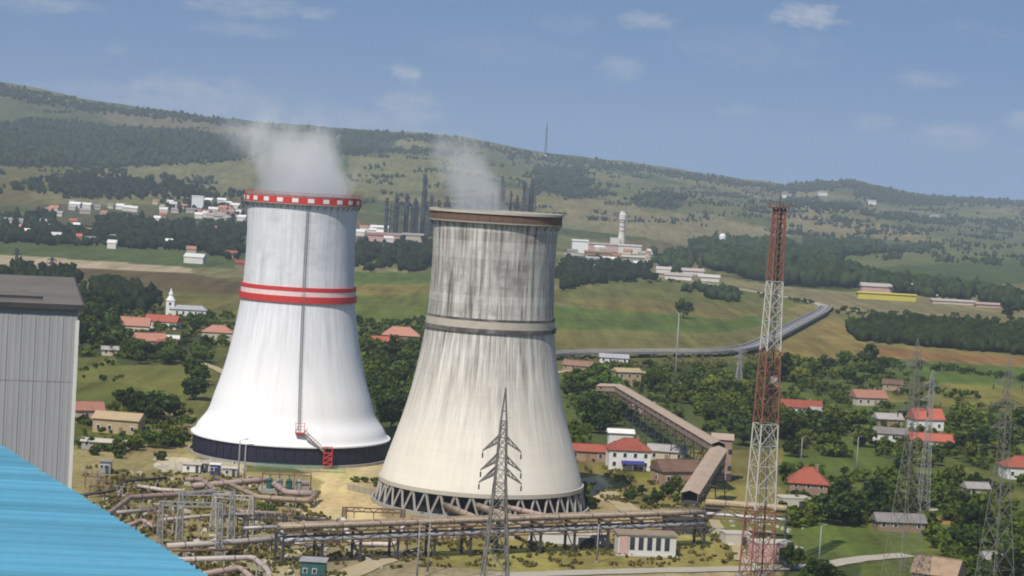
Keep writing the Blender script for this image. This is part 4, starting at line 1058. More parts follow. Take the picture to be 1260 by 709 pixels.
def gantry(px, py, w, h, label, rz=0.0, m=M_STEEL, group=None):
    T = thing('steel_gantry', label, 'gantry', at(px, py), rz, group)
    for s in (-1, 1):
        c = lattice(MB(), [(z, float(np.interp(z, [0, h], [0.8, 0.4]))) for z in np.linspace(0, h, 7)], 0.2, 0.1)
        c.v = [(x + s * w / 2, y, z) for x, y, z in c.v]; c.build('column', m, T)
    b = MB(); n = max(4, int(w / 1.4))
    for y in (-0.4, 0.4):
        for z in (h - 0.9, h): b.beam((-w / 2, y, z), (w / 2, y, z), 0.16)
        for k in range(n):
            xa = -w / 2 + w * k / n; xb = xa + w / n
            b.beam((xa, y, h - 0.9 if k % 2 else h), (xb, y, h if k % 2 else h - 0.9), 0.09)
    b.build('beam', m, T)
    for k in range(3):
        x = -w / 2 + w * (k + 0.5) / 3; i = MB()
        for j in range(5): i.lathe([(0.2, h - 1.2 - j * 0.3), (0.2, h - 1.1 - j * 0.3), (0.05, h - 1.0 - j * 0.3), (0.05, h - 1.25 - j * 0.3)], 8)
        i.v = [(a + x if True else a, b_, c_) for a, b_, c_ in i.v]
        i.build('insulator_string', M_BROWNWALL, T)
    return T
gantry(232, 690, 13, 13, 'wide lattice gantry beside the blue roof edge', 0.15)
gantry(252, 668, 12, 12, 'lattice gantry straddling the long pale pipe', 0.3)
gantry(285, 655, 9, 9, 'low lattice gantry before the valve pit', -0.1, M_PALECONC)
gantry(325, 672, 9, 7, 'dark squat lattice gantry near the teal cabin', 0.2, M_DARKSTEEL)

def switch_gear(px, py, label, group):
    """upright insulator posts on a steel frame"""
    T = thing('switch_frame', label, 'switchgear', at(px, py), random.uniform(-0.3, 0.3), group)
    f = MB()
    for x in (-1.6, 1.6): f.box((x, 0, 1.4), (0.25, 0.25, 2.8))
    f.box((0, 0, 2.9), (4.0, 0.4, 0.25)); f.build('frame', M_RUST, T)
    for x in (-1.5, 0, 1.5):
        i = MB()
        for j in range(6): i.lathe([(0.24, 3.05 + j * 0.28), (0.24, 3.15 + j * 0.28), (0.1, 3.3 + j * 0.28), (0.1, 3.05 + j * 0.28)], 8)
        i.v = [(a + x, b_, c_) for a, b_, c_ in i.v]; i.build('insulator_post', M_BROWNWALL, T)
    MB().tube([(-1.9, 0, 4.85), (1.9, 0, 4.85)], 0.07, 6).build('busbar', M_STEEL, T)
for (x, y) in ((112, 600), (118, 612), (128, 606), (150, 622), (190, 645), (196, 660), (206, 652), (300, 650), (306, 640), (345, 656), (352, 664), (362, 650), (270, 640), (318, 655)):
    switch_gear(x, y, 'rusty switch frame with brown insulator posts in the yard', 'switch frames in the yard')

def valve_pit():
    p = at(352, 606)
    T = thing('valve_pit', 'open valve pit with grey green machinery between thick pipes', 'machinery', p, 0.1)
    MB().box((0, 0, 0.5), (15, 6.5, 1.0)).build('kerb', M_CONC, T)
    for k in range(4):
        v = MB(); x = -4.5 + k * 2.6
        v.lathe([(0.9, 1.0), (0.9, 3.2), (0.5, 3.8), (0.01, 3.9), (0.01, 1.0)], 14); v.tube([(0, 0, 3.8), (0, 0, 4.6)], 0.14, 6); v.box((0, 0, 4.6), (1.1, 0.12, 0.12))
        v.v = [(a + x, b_ - 0.6, c_) for a, b_, c_ in v.v]
        v.build('valve', M_STEEL if k % 2 else M_TEAL, T)
    MB().box((4.8, 0.4, 2.1), (2.6, 2.6, 2.2)).build('control_cabinet', M_PIPEPINK, T)
    fr = MB()
    for x in (-6.5, -2, 2, 6.5):
        for y in (-2.8, 2.8): fr.beam((x, y, 1), (x, y, 5.2), 0.25)
        fr.beam((x, -2.8, 5.2), (x, 2.8, 5.2), 0.25)
    for y in (-2.8, 2.8): fr.beam((-6.5, y, 5.2), (6.5, y, 5.2), 0.25)
    fr.build('frame', M_RUST, T)
valve_pit()

def cabin(px, py, w, d, h, m, rm, label, name='cabin', rz=0.0, windows=2):
    T = thing(name, label, 'cabin', at(px, py), rz)
    MB().box((0, 0, h / 2 + 0.1), (w, d, h)).build('wall', m, T)
    MB().box((0, 0, h + 0.22), (w + 0.7, d + 0.7, 0.24)).build('roof', rm, T)
    for k in range(windows):
        x = -w / 2 + w * (k + 0.5) / (windows + 0.6)
        wf = MB().box((x, -d / 2 - 0.03, h * 0.6), (0.95, 0.1, 1.1)).build('window', M_WHITE, T)
        MB().box((x, -d / 2 - 0.09, h * 0.6), (0.75, 0.06, 0.9)).build('pane', M_GLASS, wf)
    MB().box((w / 2 - 0.9, -d / 2 - 0.04, 1.15), (0.9, 0.1, 2.0)).build('door', M_DARKSTEEL, T)
    return T
cabin(385, 716, 5.2, 4.5, 4.6, M_TEAL, M_PIPESILVER, 'dark teal cabin with pale flat roof')
cabin(130, 582, 3.0, 2.6, 3.2, M_STEEL, M_ROOFGREY, 'small grey kiosk by the shrubs')
cabin(265, 584, 2.6, 2.4, 2.8, M_BLUE, M_WHITE, 'small dark blue kiosk with white roof in the pale yard')
for i, (x, y, w_, m_, l_) in enumerate(((236, 581, 5.0, M_WPLASTER, 'low white store box behind the bent pink pipe'), (252, 580, 3.0, M_WPLASTER, 'white cube shaped hut left of the blue kiosk')[0:5], (283, 586, 4.0, M_PIPEPALE, 'pale pinkish crate right beside the blue kiosk'))):
    cabin(x, y, w_, 2.4, 2.2, m_, M_PIPEPALE, l_, 'store_hut', windows=1)

def fence(px0, py0, px1, py1, h, m, label, name='fence'):
    a = at(px0, py0); b = at(px1, py1); d = b - a; L = d.length
    T = thing(name, label, 'fence', a, math.atan2(d.y, d.x))
    n = max(2, int(L / 2.5)); st = L / n
    repeat(MB().box((0, 0, h / 2), (0.14, 0.14, h + 0.1)), 'post', m, T, [((st * k, 0, 0), (0, 0, 0)) for k in range(n + 1)])
    pn = MB()
    for z in (0.15, h * 0.5, h - 0.1): pn.beam((0.08, 0, z), (st - 0.08, 0, z), 0.09)
    for k in range(1, 8): pn.beam((st * k / 8, 0, 0.15), (st * k / 8, 0, h - 0.1), 0.07)
    repeat(pn, 'fence_panel', m, T, [((st * k, 0, 0), (0, 0, 0)) for k in range(n)])
fence(316, 577, 424, 582, 1.9, M_GREEN, 'green railing fence before the white tower skirt')
fence(428, 602, 470, 612, 1.6, M_STEEL, 'grey fence at the foot of the weathered tower')

pipe_run('insulated_pipe', [(96, 610, 2.2), (140, 604, 2.2), (152, 592, 2.2), (205, 588, 2.2)], 0.45, M_PIPEDARK, 'thin dark pipe crossing the dry grass by the kiosk')
pipe_run('insulated_pipe', [(196, 640, 3.5), (262, 634, 3.5), (330, 632, 3.5)], 0.5, M_PIPEPALE, 'slim pale pipe behind the wide lattice gantry')
pipe_run('insulated_pipe', [(300, 650, 4.5), (345, 648, 4.5), (352, 668, 1.5), (400, 672, 1.5)], 0.5, M_PIPESILVER, 'silver pipe dropping to the ground near the squat gantry')
pipe_run('insulated_pipe', [(270, 620, 2.5), (300, 630, 2.5), (345, 632, 2.5)], 0.6, M_PIPEPINK, 'short dusty pipe beyond the low gantry')
pipe_run('insulated_pipe', [(205, 678, 5.5), (300, 676, 5.5)], 0.35, M_RUST, 'thin rusty pipe high between the gantries')
gantry(458, 664, 14, 7.5, 'rusty portal frame over the pale expansion loop', 0.1, M_RUST)
def low_wall(x0, y0, x1, y1, h, label):
    a = at(x0, y0); b = at(x1, y1); d = b - a; L = d.length; T = thing('slab_barrier', label, 'barrier', a, math.atan2(d.y, d.x))
    n = max(2, int(L / 3)); st = L / n
    repeat(MB().box((st / 2, 0, h / 2), (st - 0.06, 0.35, h)), 'wall_slab', M_PALECONC, T, [((st * k, 0, random.uniform(-0.12, 0.02)), (0, 0, random.uniform(-0.02, 0.02))) for k in range(n)])
low_wall(285, 668, 385, 664, 1.6, 'long low slab wall under the long pale pipe')
low_wall(205, 574, 250, 580, 1.4, 'short slab wall at the edge of the pale yard')
low_wall(425, 676, 470, 700, 0.8, 'low slab kerb wall beside the yard track')
low_wall(860, 652, 905, 662, 1.5, 'tan slab wall below the short pipe rack')
def debris():
    rs = np.random.default_rng(77); mb = MB()
    Z_ = [[(100, 575), (330, 585), (420, 640), (400, 709), (270, 709), (120, 620)], [(470, 640), (860, 645), (860, 662), (470, 668)], [(190, 565), (300, 568), (310, 584), (190, 580)], [(880, 640), (990, 640), (985, 700), (920, 700)]]
    for poly, n in zip(Z_, (210, 80, 50, 60)):
        xs = [p[0] for p in poly]; ys = [p[1] for p in poly]; k = 0
        while k < n:
            x, y = rs.uniform(min(xs), max(xs)), rs.uniform(min(ys), max(ys))
            if not in_poly(np.array([x]), np.array([y]), poly)[0]: continue
            p = at(x, y); w_ = rs.uniform(0.3, 1.6); h_ = rs.uniform(0.2, 0.8)
            mb.box((p.x, p.y, h_ / 2 - 0.1), (w_, w_ * rs.uniform(0.3, 2.0), h_), rs.uniform(0, 3), rs.uniform(0.6, 1.0)); k += 1
    o = mb.build('yard_debris', M_PALECONC); tag(o, 'scattered concrete rubble and scrap in the plant yard', 'debris', kind='stuff')
debris()

def pump_house():
    p = at(793, 682)
    T = thing('pump_house', 'small white pump house with dark upright openings under the pipe rack', 'building', p, 0.10)
    w, d, h = 14.0, 6.0, 5.0
    MB().box((0, 0, h / 2), (w, d, h)).build('wall', M_WPLASTER, T)
    MB().box((0, 0, h + 0.2), (w + 0.8, d + 0.8, 0.35)).build('roof', M_PIPEBROWN, T)
    for k in range(5):
        x = -3.6 + k * 2.1
        f_ = MB().box((x, -d / 2 - 0.03, 3.0), (1.2, 0.12, 3.0)).build('window', M_DARKSTEEL, T)
        MB().box((x, -d / 2 - 0.1, 3.0), (0.95, 0.06, 2.7)).build('pane', M_GLASS, f_)
    MB().box((-5.6, -d / 2 - 0.06, 2.5), (2.2, 0.2, 5.0)).build('door', M_PINKWALL, T)
    MB().box((0, -d / 2 - 0.4, 0.15), (w + 1, 1.2, 0.4)).build('plinth', M_PALECONC, T)
pump_house()

def base_block(px, py, w, d, h, m, label, name='concrete_hut', rz=0.2):
    T = thing(name, label, name.split('_')[-1], at(px, py), rz)
    MB().box((0, 0, h / 2), (w, d, h), 0, 0.94).build('body', m, T)
    MB().box((0, 0, h + 0.15), (w * 0.98, d * 0.98, 0.3)).build('slab', M_PALECONC, T)
    MB().box((w * 0.2, -d / 2, h * 0.4), (w * 0.2, 0.3, h * 0.8)).build('opening', M_DARKSTEEL, T)
base_block(948, 690, 10, 6, 4.5, M_PINKWALL, 'pinkish concrete hut at the foot of the banded mast')
base_block(905, 668, 7, 5, 2.5, M_PALECONC, 'low pale concrete tank by the dirt path', 'concrete_tank')
base_block(975, 625, 9, 6, 3.0, M_PALECONC, 'pale concrete bunker beyond the short pipe rack', 'concrete_bunker')
base_block(840, 655, 10, 4, 4.5, M_DARKSTEEL, 'dark steel box under the right end of the pipe rack', 'steel_box', 0.1)
base_block(700, 668, 20, 4, 2.2, M_WPLASTER, 'long low white culvert wall under the pipe rack', 'culvert_box', 0.1)


# ------------------------------------------------------------------ road viaduct
def viaduct():
    pts = [(640, 446), (700, 441), (800, 439), (880, 438), (926, 432), (958, 416), (988, 400), (1010, 388), (1017, 381)]
    P = [at(x, y - 0) for x, y in pts]; Q = []
    for i in range(len(P) - 1):
        p0, p1, p2, p3 = P[max(i - 1, 0)], P[i], P[i + 1], P[min(i + 2, len(P) - 1)]
        for k in range(5):
            s = k / 5; Q.append(0.5 * ((2 * p1) + (p2 - p0) * s + (2 * p0 - 5 * p1 + 4 * p2 - p3) * s * s + (3 * p1 - p0 - 3 * p2 + p3) * s ** 3))
    Q.append(P[-1]); o = Q[0].copy(); zt = 2.8; wd = 9.5
    T = thing('road_viaduct', 'grey road viaduct with concrete parapets curving across the fields', 'viaduct', (o.x, o.y, 0))
    N = []
    for i in range(len(Q)):
        d = Q[min(i + 1, len(Q) - 1)] - Q[max(i - 1, 0)]; d.z = 0; d.normalize(); N.append(Vector((-d.y, d.x, 0)))
    def sweep(off0, off1, z0, z1):
        mb = MB()
        for q, n in zip(Q, N):
            a = q - o + n * off0; b = q - o + n * off1
            mb.v += [(a.x, a.y, z0), (b.x, b.y, z0), (b.x, b.y, z1), (a.x, a.y, z1)]
        for i in range(len(Q) - 1):
            for k in range(4): a = i * 4 + k; b = i * 4 + (k + 1) % 4; mb.f.append((a, b, b + 4, a + 4))
        mb.f += [(3, 2, 1, 0), tuple((len(Q) - 1) * 4 + k for k in range(4))]
        return mb
    sweep(-wd / 2, wd / 2, zt - 0.9, zt).build('deck', M_CONC, T)
    sweep(-wd / 2 + 0.6, wd / 2 - 0.6, zt + 0.01, zt + 0.05).build('carriageway', mat('pale_road_surface', (0.17, 0.17, 0.18, 1), 0.9, 0.15, 0.1), T)
    sweep(-wd / 2 - 0.1, -wd / 2 + 0.3, zt + 0.003, zt + 1.0).build('parapet', M_PALECONC, T)
    sweep(wd / 2 - 0.3, wd / 2 + 0.1, zt + 0.003, zt + 1.0).build('parapet', M_PALECONC, T)
    sweep(-0.15, 0.15, zt + 0.055, zt + 0.06).build('lane_marking', M_WHITE, T)
    for i in range(2, len(Q), 2):
        c = Q[i] - o; rz = math.atan2(N[i].y, N[i].x)
        mb = MB()
        for s in (-3.2, 3.2): mb.box((s, 0, (zt - 1.3) / 2), (1.0, 1.0, zt - 1.3))
        mb.box((0, 0, zt - 1.1), (9, 1.3, 0.45))
        b = mb.build('pier', M_CONC, T); b.location = (c.x, c.y, 0); b.rotation_euler = (0, 0, rz)
    return T
viaduct()


# ------------------------------------------------------------------ houses
def house(px, py, w, d, h, rh, wall, roof, label, rz=0.0, hip=False, detail=True, chimney=True, name='house', group=None, cat='house', loc=None):
    p = loc if loc is not None else at(px, py)
    T = thing(name, label, cat, (p[0], p[1], p[2] - 0.1), rz, group)
    MB().box((0, 0, (h + 0.1) / 2), (w, d, h + 0.1)).build('wall', wall, T)
    o = 0.5 if w < 20 else 0.9; z0 = h + 0.12; mb = MB(); W2, D2 = w / 2 + o, d / 2 + o
    hp = min(D2, W2 * 0.8) if hip else 0.0
    vs = [(-W2, -D2, z0), (W2, -D2, z0), (W2, D2, z0), (-W2, D2, z0), (-W2 + hp, 0, z0 + rh), (W2 - hp, 0, z0 + rh)]
    vs2 = [(x, y, z - 0.18) for x, y, z in vs[:4]]
    mb.add(vs + vs2, [(0, 1, 5, 4), (2, 3, 4, 5), (1, 2, 5), (3, 0, 4), (6, 7, 1, 0), (7, 8, 2, 1), (8, 9, 3, 2), (9, 6, 0, 3), (9, 8, 7, 6)])
    R = mb.build('roof', roof, T)
    if detail:
        if not hip:
            for s in (-1, 1):
                g = MB(); x = s * (w / 2 - 0.15)
                g.add([(x - 0.15, -d / 2, h), (x - 0.15, d / 2, h), (x - 0.15, 0, h + rh * 0.88), (x + 0.15, -d / 2, h), (x + 0.15, d / 2, h), (x + 0.15, 0, h + rh * 0.88)], [(0, 1, 2), (5, 4, 3), (0, 2, 5, 3), (2, 1, 4, 5), (1, 0, 3, 4)])
                g.build('gable_wall', wall, T)
        MB().beam((-W2 + hp, 0, z0 + rh + 0.04), (W2 - hp, 0, z0 + rh + 0.04), 0.35, 0.2).build('ridge', roof, R)
        if chimney:
            MB().box((w * 0.22, d * 0.12, h + rh * 0.95), (0.8, 0.8, 2.2)).build('chimney', M_BROWNWALL, R)
        n = max(2, int(w / 3.2))
        wf = MB().box((0, 0, 0), (1.25, 0.12, 1.5)); pn = MB().box((0, -0.07, 0), (1.0, 0.06, 1.25))
        zs = [1.9] if h < 5 else [1.9, 4.7]
        f0 = p0 = None
        for zz in zs:
            for k in range(n):
                x = -w / 2 + w * (k + 0.5) / n
                if zz == 1.9 and k == n // 2: continue
                if f0 is None:
                    f0 = wf.build('window', M_WHITE, T); f0.location = (x, -d / 2 - 0.03, zz); p0 = pn.build('pane', M_GLASS, f0)
                else:
                    q = inst(f0, T, (x, -d / 2 - 0.03, zz)); inst(p0, q)
        for s in (-1, 1):
            q = inst(f0, T, (s * (w / 2 + 0.03), 0, zs[-1]), (0, 0, s * PI / 2)); inst(p0, q)
        k = n // 2; x = -w / 2 + w * (k + 0.5) / n
        MB().box((x, -d / 2 - 0.04, 1.15), (1.1, 0.14, 2.2)).build('door', M_WOOD, T)
    return T
H_ = house
H_(160, 410, 19, 9, 4.2, 4.0, M_PLASTER, M_TILEPINK, 'cream house with long faded red roof near the church', 0.1)
H_(200, 404, 17, 8, 3.8, 3.2, M_WPLASTER, M_TILE, 'bright red gabled house just below the church', -0.15)
H_(184, 428, 14, 8, 3.6, 3.4, M_PLASTER, M_TILEPINK, 'house with orange red roof downhill from the bright red gable', 0.4)
H_(205, 432, 8, 6, 3.0, 2.2, M_WPLASTER, M_TILE, 'small red roofed outbuilding beside a white shed', 0.3)
H_(212, 424, 6, 5, 3.0, 1.4, M_WPLASTER, M_WPLASTER, 'small white shed with white roof', 0.1, chimney=False, name='shed', cat='shed')
H_(268, 418, 15, 9, 4.0, 3.2, M_PLASTER, M_TILEPINK, 'pinkish roofed house behind the white tower', 0.05, hip=True)
H_(493, 422, 19, 10, 4.2, 4.2, M_BROWNWALL, M_TILEPINK, 'faded red hip roofed house between the two cooling towers', 0.05, hip=True)
H_(472, 428, 12, 8, 3.2, 2.6, M_BROWNWALL, M_TILE, 'low brown red house between the cooling towers', 0.2)
H_(772, 576, 13, 9, 6.2, 3.2, M_WPLASTER, M_TILE, 'two storey white house with red hip roof near the weathered tower', 0.08, hip=True)
H_(722, 566, 12, 6, 3.2, 2.0, M_BROWNWALL, M_TILE, 'low house with long red roof beside the weathered tower', 0.05, chimney=False)
H_(762, 561, 8, 5, 7.8, 1.0, M_WPLASTER, M_WPLASTER, 'white walled block behind the two storey red roofed house', 0.05, chimney=False)
H_(820, 566, 12, 7, 3.2, 1.8, M_PLASTER, M_ROOFGREY, 'low grey roofed workshop behind the transfer house', -0.1, chimney=False)
H_(835, 594, 15, 8, 4.0, 3.0, M_BROWNWALL, M_TILEBROWN, 'dark brown roofed shed under the conveyor gallery', 0.4, chimney=False)
H_(993, 614, 11, 10, 5.2, 4.2, M_BROWNWALL, M_TILE, 'brown house with steep red hip roof beside the banded mast', -0.1, hip=True)
H_(985, 510, 16, 7, 3.2, 2.6, M_WPLASTER, M_TILE, 'long white house with orange red roof among gardens beyond the mast', -0.04)
H_(1010, 514, 8, 5, 2.8, 1.4, M_WPLASTER, M_ROOFGREY, 'small white shed beside the orange red roofed house', -0.1, chimney=False, name='shed', cat='shed')
H_(1068, 498, 14, 8, 3.4, 3.0, M_PLASTER, M_TILEPINK, 'pinkish roofed house under big trees', 0.25)
H_(1098, 480, 9, 6, 3.0, 2.0, M_BROWNWALL, M_TILEBROWN, 'small brown roofed shed at the edge of the tan field', -0.2, chimney=False, name='shed', cat='shed')
H_(1138, 528, 12, 8, 4.2, 4.0, M_WPLASTER, M_TILE, 'tall bright red gabled house behind the slender pylon', 0.25)
H_(1145, 552, 15, 7, 3.2, 2.4, M_WPLASTER, M_TILE, 'long low bright red roofed house before the tall gabled one', -0.08)
H_(1088, 542, 16, 7, 3.0, 1.8, M_WPLASTER, M_ROOFGREY, 'long white farm shed with grey roof beside the red roofs', -0.12, chimney=False, name='shed', cat='shed')
H_(1092, 524, 10, 7, 3.0, 2.0, M_BROWNWALL, M_ROOFGREY, 'grey roofed barn above the long white farm shed', 0.15, chimney=False, name='barn', cat='barn')
H_(1255, 588, 12, 8, 4.0, 3.2, M_WPLASTER, M_TILE, 'red roofed house beyond the garden lane', 0.1, hip=True)
H_(1226, 536, 8, 6, 3.2, 2.4, M_PINKWALL, M_TILEBROWN, 'small pinkish house deep among the trees', 0.2)
H_(1105, 652, 13, 6, 2.6, 1.8, M_BROWNWALL, M_ROOFGREY, 'long grey roofed barn before the green meadow', 0.1, chimney=False, name='barn', cat='barn')
H_(1153, 722, 10, 8, 3.4, 3.4, M_BROWNWALL, mat('straw_brown_roof', (0.30, 0.215, 0.14, 1), 0.9, 0.3, 0.5), 'barn with straw brown roof at the meadow corner', -0.45, chimney=False, name='barn', cat='barn')
H_(1228, 700, 8, 5, 2.6, 1.6, M_WPLASTER, M_ROOFGREY, 'small pale shed among bushes by the lattice pylon', 0.2, chimney=False, name='shed', cat='shed')
H_(1200, 610, 7, 5, 2.6, 1.6, M_PLASTER, M_ROOFGREY, 'small cream hut above the garden lane', 0.2, chimney=False, name='shed', cat='shed')
H_(712, 456, 14, 7, 2.6, 2.2, M_BROWNWALL, M_TILEBROWN, 'brown roofed barn close to the viaduct', -0.35, chimney=False, name='barn', cat='barn')
H_(770, 474, 11, 8, 6.2, 1.4, M_TAN, M_TAN, 'tan sheet metal tower shed at the conveyor end', 0.3, chimney=False, name='shed', cat='shed')
H_(755, 447, 14, 7, 3.0, 1.6, M_WPLASTER, M_PIPESILVER, 'white warehouse under the viaduct', 0.0, chimney=False, name='warehouse', cat='warehouse')
H_(790, 508, 9, 6, 3.0, 1.4, M_PINKWALL, M_PIPEPALE, 'pale roofed shed tucked below the conveyor gallery', -0.1, chimney=False, name='shed', cat='shed')
H_(146, 532, 15, 7, 4.5, 2.0, M_TAN, M_TAN, 'tan corrugated shed near the dark shrubs', -0.15, chimney=False, name='shed', cat='shed')
H_(108, 518, 9, 7, 4.0, 2.6, M_PINKWALL, M_TILEPINK, 'pink brick ruin beside the grey hall', 0.4, chimney=False)
H_(128, 553, 13, 3.5, 2.4, 0.8, M_CONC, M_PALECONC, 'low shelter with pale slab roof beside the grey hall', -0.1, chimney=False, name='shelter', cat='shelter')
H_(135, 437, 7, 5, 2.6, 1.4, M_PLASTER, M_ROOFGREY, 'small cream hut at the meadow edge', 0.2, chimney=False, name='shed', cat='shed')

def awning():
    T = thing('blue_awning', 'bright blue tarpaulin shelter before the two storey red roofed house', 'shelter', at(778, 579), 0.05)
    mb = MB().add([(-3.6, -1.8, 2.2), (3.6, -1.8, 2.2), (3.6, 1.8, 3.3), (-3.6, 1.8, 3.3), (-3.6, -1.8, 2.1), (3.6, -1.8, 2.1), (3.6, 1.8, 3.2), (-3.6, 1.8, 3.2)],
                  [(0, 1, 2, 3), (7, 6, 5, 4), (0, 4, 5, 1), (1, 5, 6, 2), (2, 6, 7, 3), (3, 7, 4, 0)])
    mb.build('canopy', M_BLUE, T)
    repeat(MB().box((0, 0, 1.05), (0.15, 0.15, 2.1)), 'post', M_STEEL, T, [((x, -1.6, 0), (0, 0, 0)) for x in (-3.4, 0, 3.4)])
    MB().box((0, 1.6, 1.5), (7, 0.15, 3.0)).build('back_panel', M_BLUE, T)
awning()

def church():
    p = at(225, 390)
    T = thing('church', 'white church with pointed bell tower and pale roof', 'church', p, 0.06); T.scale = (1.0, 1.0, 0.74)
    MB().box((3, 0, 3.0), (20, 8, 6.0)).build('nave_wall', M_WPLASTER, T)
    mb = MB(); z0 = 6.05
    mb.add([(-7.6, -4.6, z0), (13.6, -4.6, z0), (13.6, 4.6, z0), (-7.6, 4.6, z0), (-7.6, 0, z0 + 3), (10.5, 0, z0 + 3)], [(0, 1, 5, 4), (2, 3, 4, 5), (1, 2, 5), (3, 0, 4), (0, 3, 2, 1)])
    mb.build('nave_roof', M_PIPESILVER, T)
    bt = MB().box((-7.2, 0, 6.0), (4.6, 4.6, 12.0)).build('bell_tower', M_WHITE, T)
    MB().box((-7.2, 0, 12.2), (5.2, 5.2, 0.4)).build('cornice', M_WHITE, bt)
    MB().lathe([(2.6, 12.4), (1.7, 14.5), (1.2, 15.2), (1.2, 16.6), (1.4, 16.9), (0.7, 18.8), (0.08, 21.5), (0.01, 12.4)], 8).build('spire', M_WHITE, T)
    T.children[-1].location = (-7.2, 0, 0)
    cr_ = MB(); cr_.beam((-7.2, 0, 21.3), (-7.2, 0, 23.0), 0.14); cr_.beam((-7.6, 0, 22.4), (-6.8, 0, 22.4), 0.14); cr_.build('cross', M_DARKSTEEL, T)
    for x in (-3, 0.5, 4, 7.5, 11): MB().box((x, -4.03, 3.4), (1.0, 0.12, 2.6)).build('window', M_GLASS, T)
    MB().box((-7.2, -2.33, 9.6), (1.2, 0.12, 2.2)).build('bell_opening', M_GLASS, T)
    MB().box((-7.2, -2.33, 1.3), (1.5, 0.12, 2.6)).build('door', M_WOOD, T)
church()

# far village below the hills, and scattered farms
FAR_H = [(93, 256, 22, 'W'), (107, 257, 20, 'W'), (118, 258, 15, 'G'), (148, 258, 16, 'W'), (156, 260, 18, 'W'), (165, 261, 12, 'W'), (242, 254, 16, 'W'), (236, 262, 24, 'G'),
         (252, 264, 26, 'P'), (262, 262, 18, 'W'), (275, 259, 20, 'P'), (290, 257, 18, 'W'), (285, 266, 22, 'P'), (298, 272, 18, 'W'), (215, 262, 14, 'G'), (226, 257, 14, 'P'), (272, 270, 28, 'G'),
         (105, 288, 17, 'P'), (95, 296, 14, 'R'), (90, 276, 12, 'R'), (30, 284, 16, 'P'), (138, 306, 12, 'W'), (178, 303, 10, 'G'), (208, 304, 10, 'W'), (240, 324, 24, 'W'), (235, 312, 12, 'P'), (60, 262, 14, 'P'), (10, 275, 14, 'G'), (200, 268, 12, 'R'), (128, 266, 12, 'P'),
         (285, 318, 14, 'R'), (295, 330, 12, 'R'), (262, 285, 14, 'P')]
for (xa, xb, ya, yb, n_) in ((185, 298, 248, 276, 26), (20, 140, 252, 300, 14), (438, 520, 284, 300, 12), (560, 600, 300, 306, 0), (690, 800, 300, 332, 16)):
    for _ in range(n_):
        FAR_H.append((random.uniform(xa, xb), random.uniform(ya, yb), random.uniform(10, 20), random.choice('WWGGGP') if xa < 400 else random.choice('WWGGP')))
ROOFC = {'W': (M_DISTWHITE, M_WPLASTER, 'white'), 'G': (M_PLASTER, M_ROOFGREY, 'grey roofed'), 'P': (M_PLASTER, M_TILEPINK, 'pink roofed'), 'R': (M_BROWNWALL, M_TILE, 'red roofed')}
for (x, y, w_, k) in FAR_H:
    wl, rf, nm = ROOFC[k]
    w_ *= 0.72
    house(x, y, w_, w_ * 0.55, 5.5 if k == 'W' else 4.2, 3.0, wl, rf, 'distant %s %s house in the %s' % ('long' if w_ > 14 else 'mid sized' if w_ > 10 else 'small', nm, 'village below the hills' if x < 400 else 'works yard behind the towers' if x < 560 else 'works beside the white process tower'), random.uniform(-0.4, 0.4), detail=False, name='village_house', group='distant %s houses %s' % (nm, 'below the hills' if x < 400 else 'behind the towers' if x < 560 else 'at the far works'))
house(243, 256, 17, 13, 17, 1.0, M_WHITE, M_WPLASTER, 'white apartment block standing above the far village', 0.1, detail=False, name='apartment_block', cat='building')
for (x, y) in ((967, 335), (977, 336), (994, 345), (1018, 340), (1055, 350), (860, 318), (1152, 356)):
    house(x, y, 11, 7, 5, 2.6, M_WHITE, M_ROOFGREY, 'distant white house among the dark poplar woods', random.uniform(-.4, .4), detail=False, name='village_house', group='white houses in the poplar woods')
for (x, y) in ((968, 244), (1012, 241), (1072, 252), (1150, 270)):
    house(x, y, 26, 14, 10, 4, M_WHITE, M_ROOFGREY, 'tiny white farm high on the far hills', random.uniform(-.4, .4), detail=False, name='hill_farm', group='white farms on the far hills')
house(1090, 369, 52, 10, 5.5, 0.8, M_YELLOW, M_YELLOW, 'long bright yellow building at the edge of the woods', 0.03, detail=False, name='long_hall', cat='hall')
house(1078, 360, 30, 12, 6, 3, M_PINKWALL, M_PIPEPALE, 'pale roofed hall behind the yellow building', 0.03, detail=False, name='long_hall', cat='hall')
house(1118, 361, 20, 12, 7, 3, M_DISTWHITE, M_PIPESILVER, 'silver roofed hall behind the yellow building', 0.0, detail=False, name='long_hall', cat='hall')
house(1172, 374, 38, 10, 2.6, 1.6, M_PLASTER, M_PIPEPALE, 'long cream shed in the tan field beside the woods', 0.05, detail=False, name='field_shed', cat='shed')
house(1215, 378, 22, 10, 2.6, 1.6, M_PINKWALL, M_PIPEPINK, 'pinkish shed in the tan field near a dark tree', 0.05, detail=False, name='field_shed', cat='shed')
house(1146, 363, 14, 9, 6, 3, M_WHITE, M_WPLASTER, 'white house between the yellow building and the cream shed', 0.1, detail=False)
for (x, y, w_) in ((835, 344, 26), (852, 338, 22), (872, 346, 20), (818, 336, 18)):
    house(x, y, w_, 10, 4, 2.6, M_DISTWHITE, M_PIPEPALE, '%s pale farm shed at the corner of the big green field' % {26: 'longest', 22: 'long', 20: 'shorter', 18: 'smallest'}[w_], random.uniform(-.3, .3), detail=False, name='farm_shed', cat='shed', group='farm sheds by the big field')


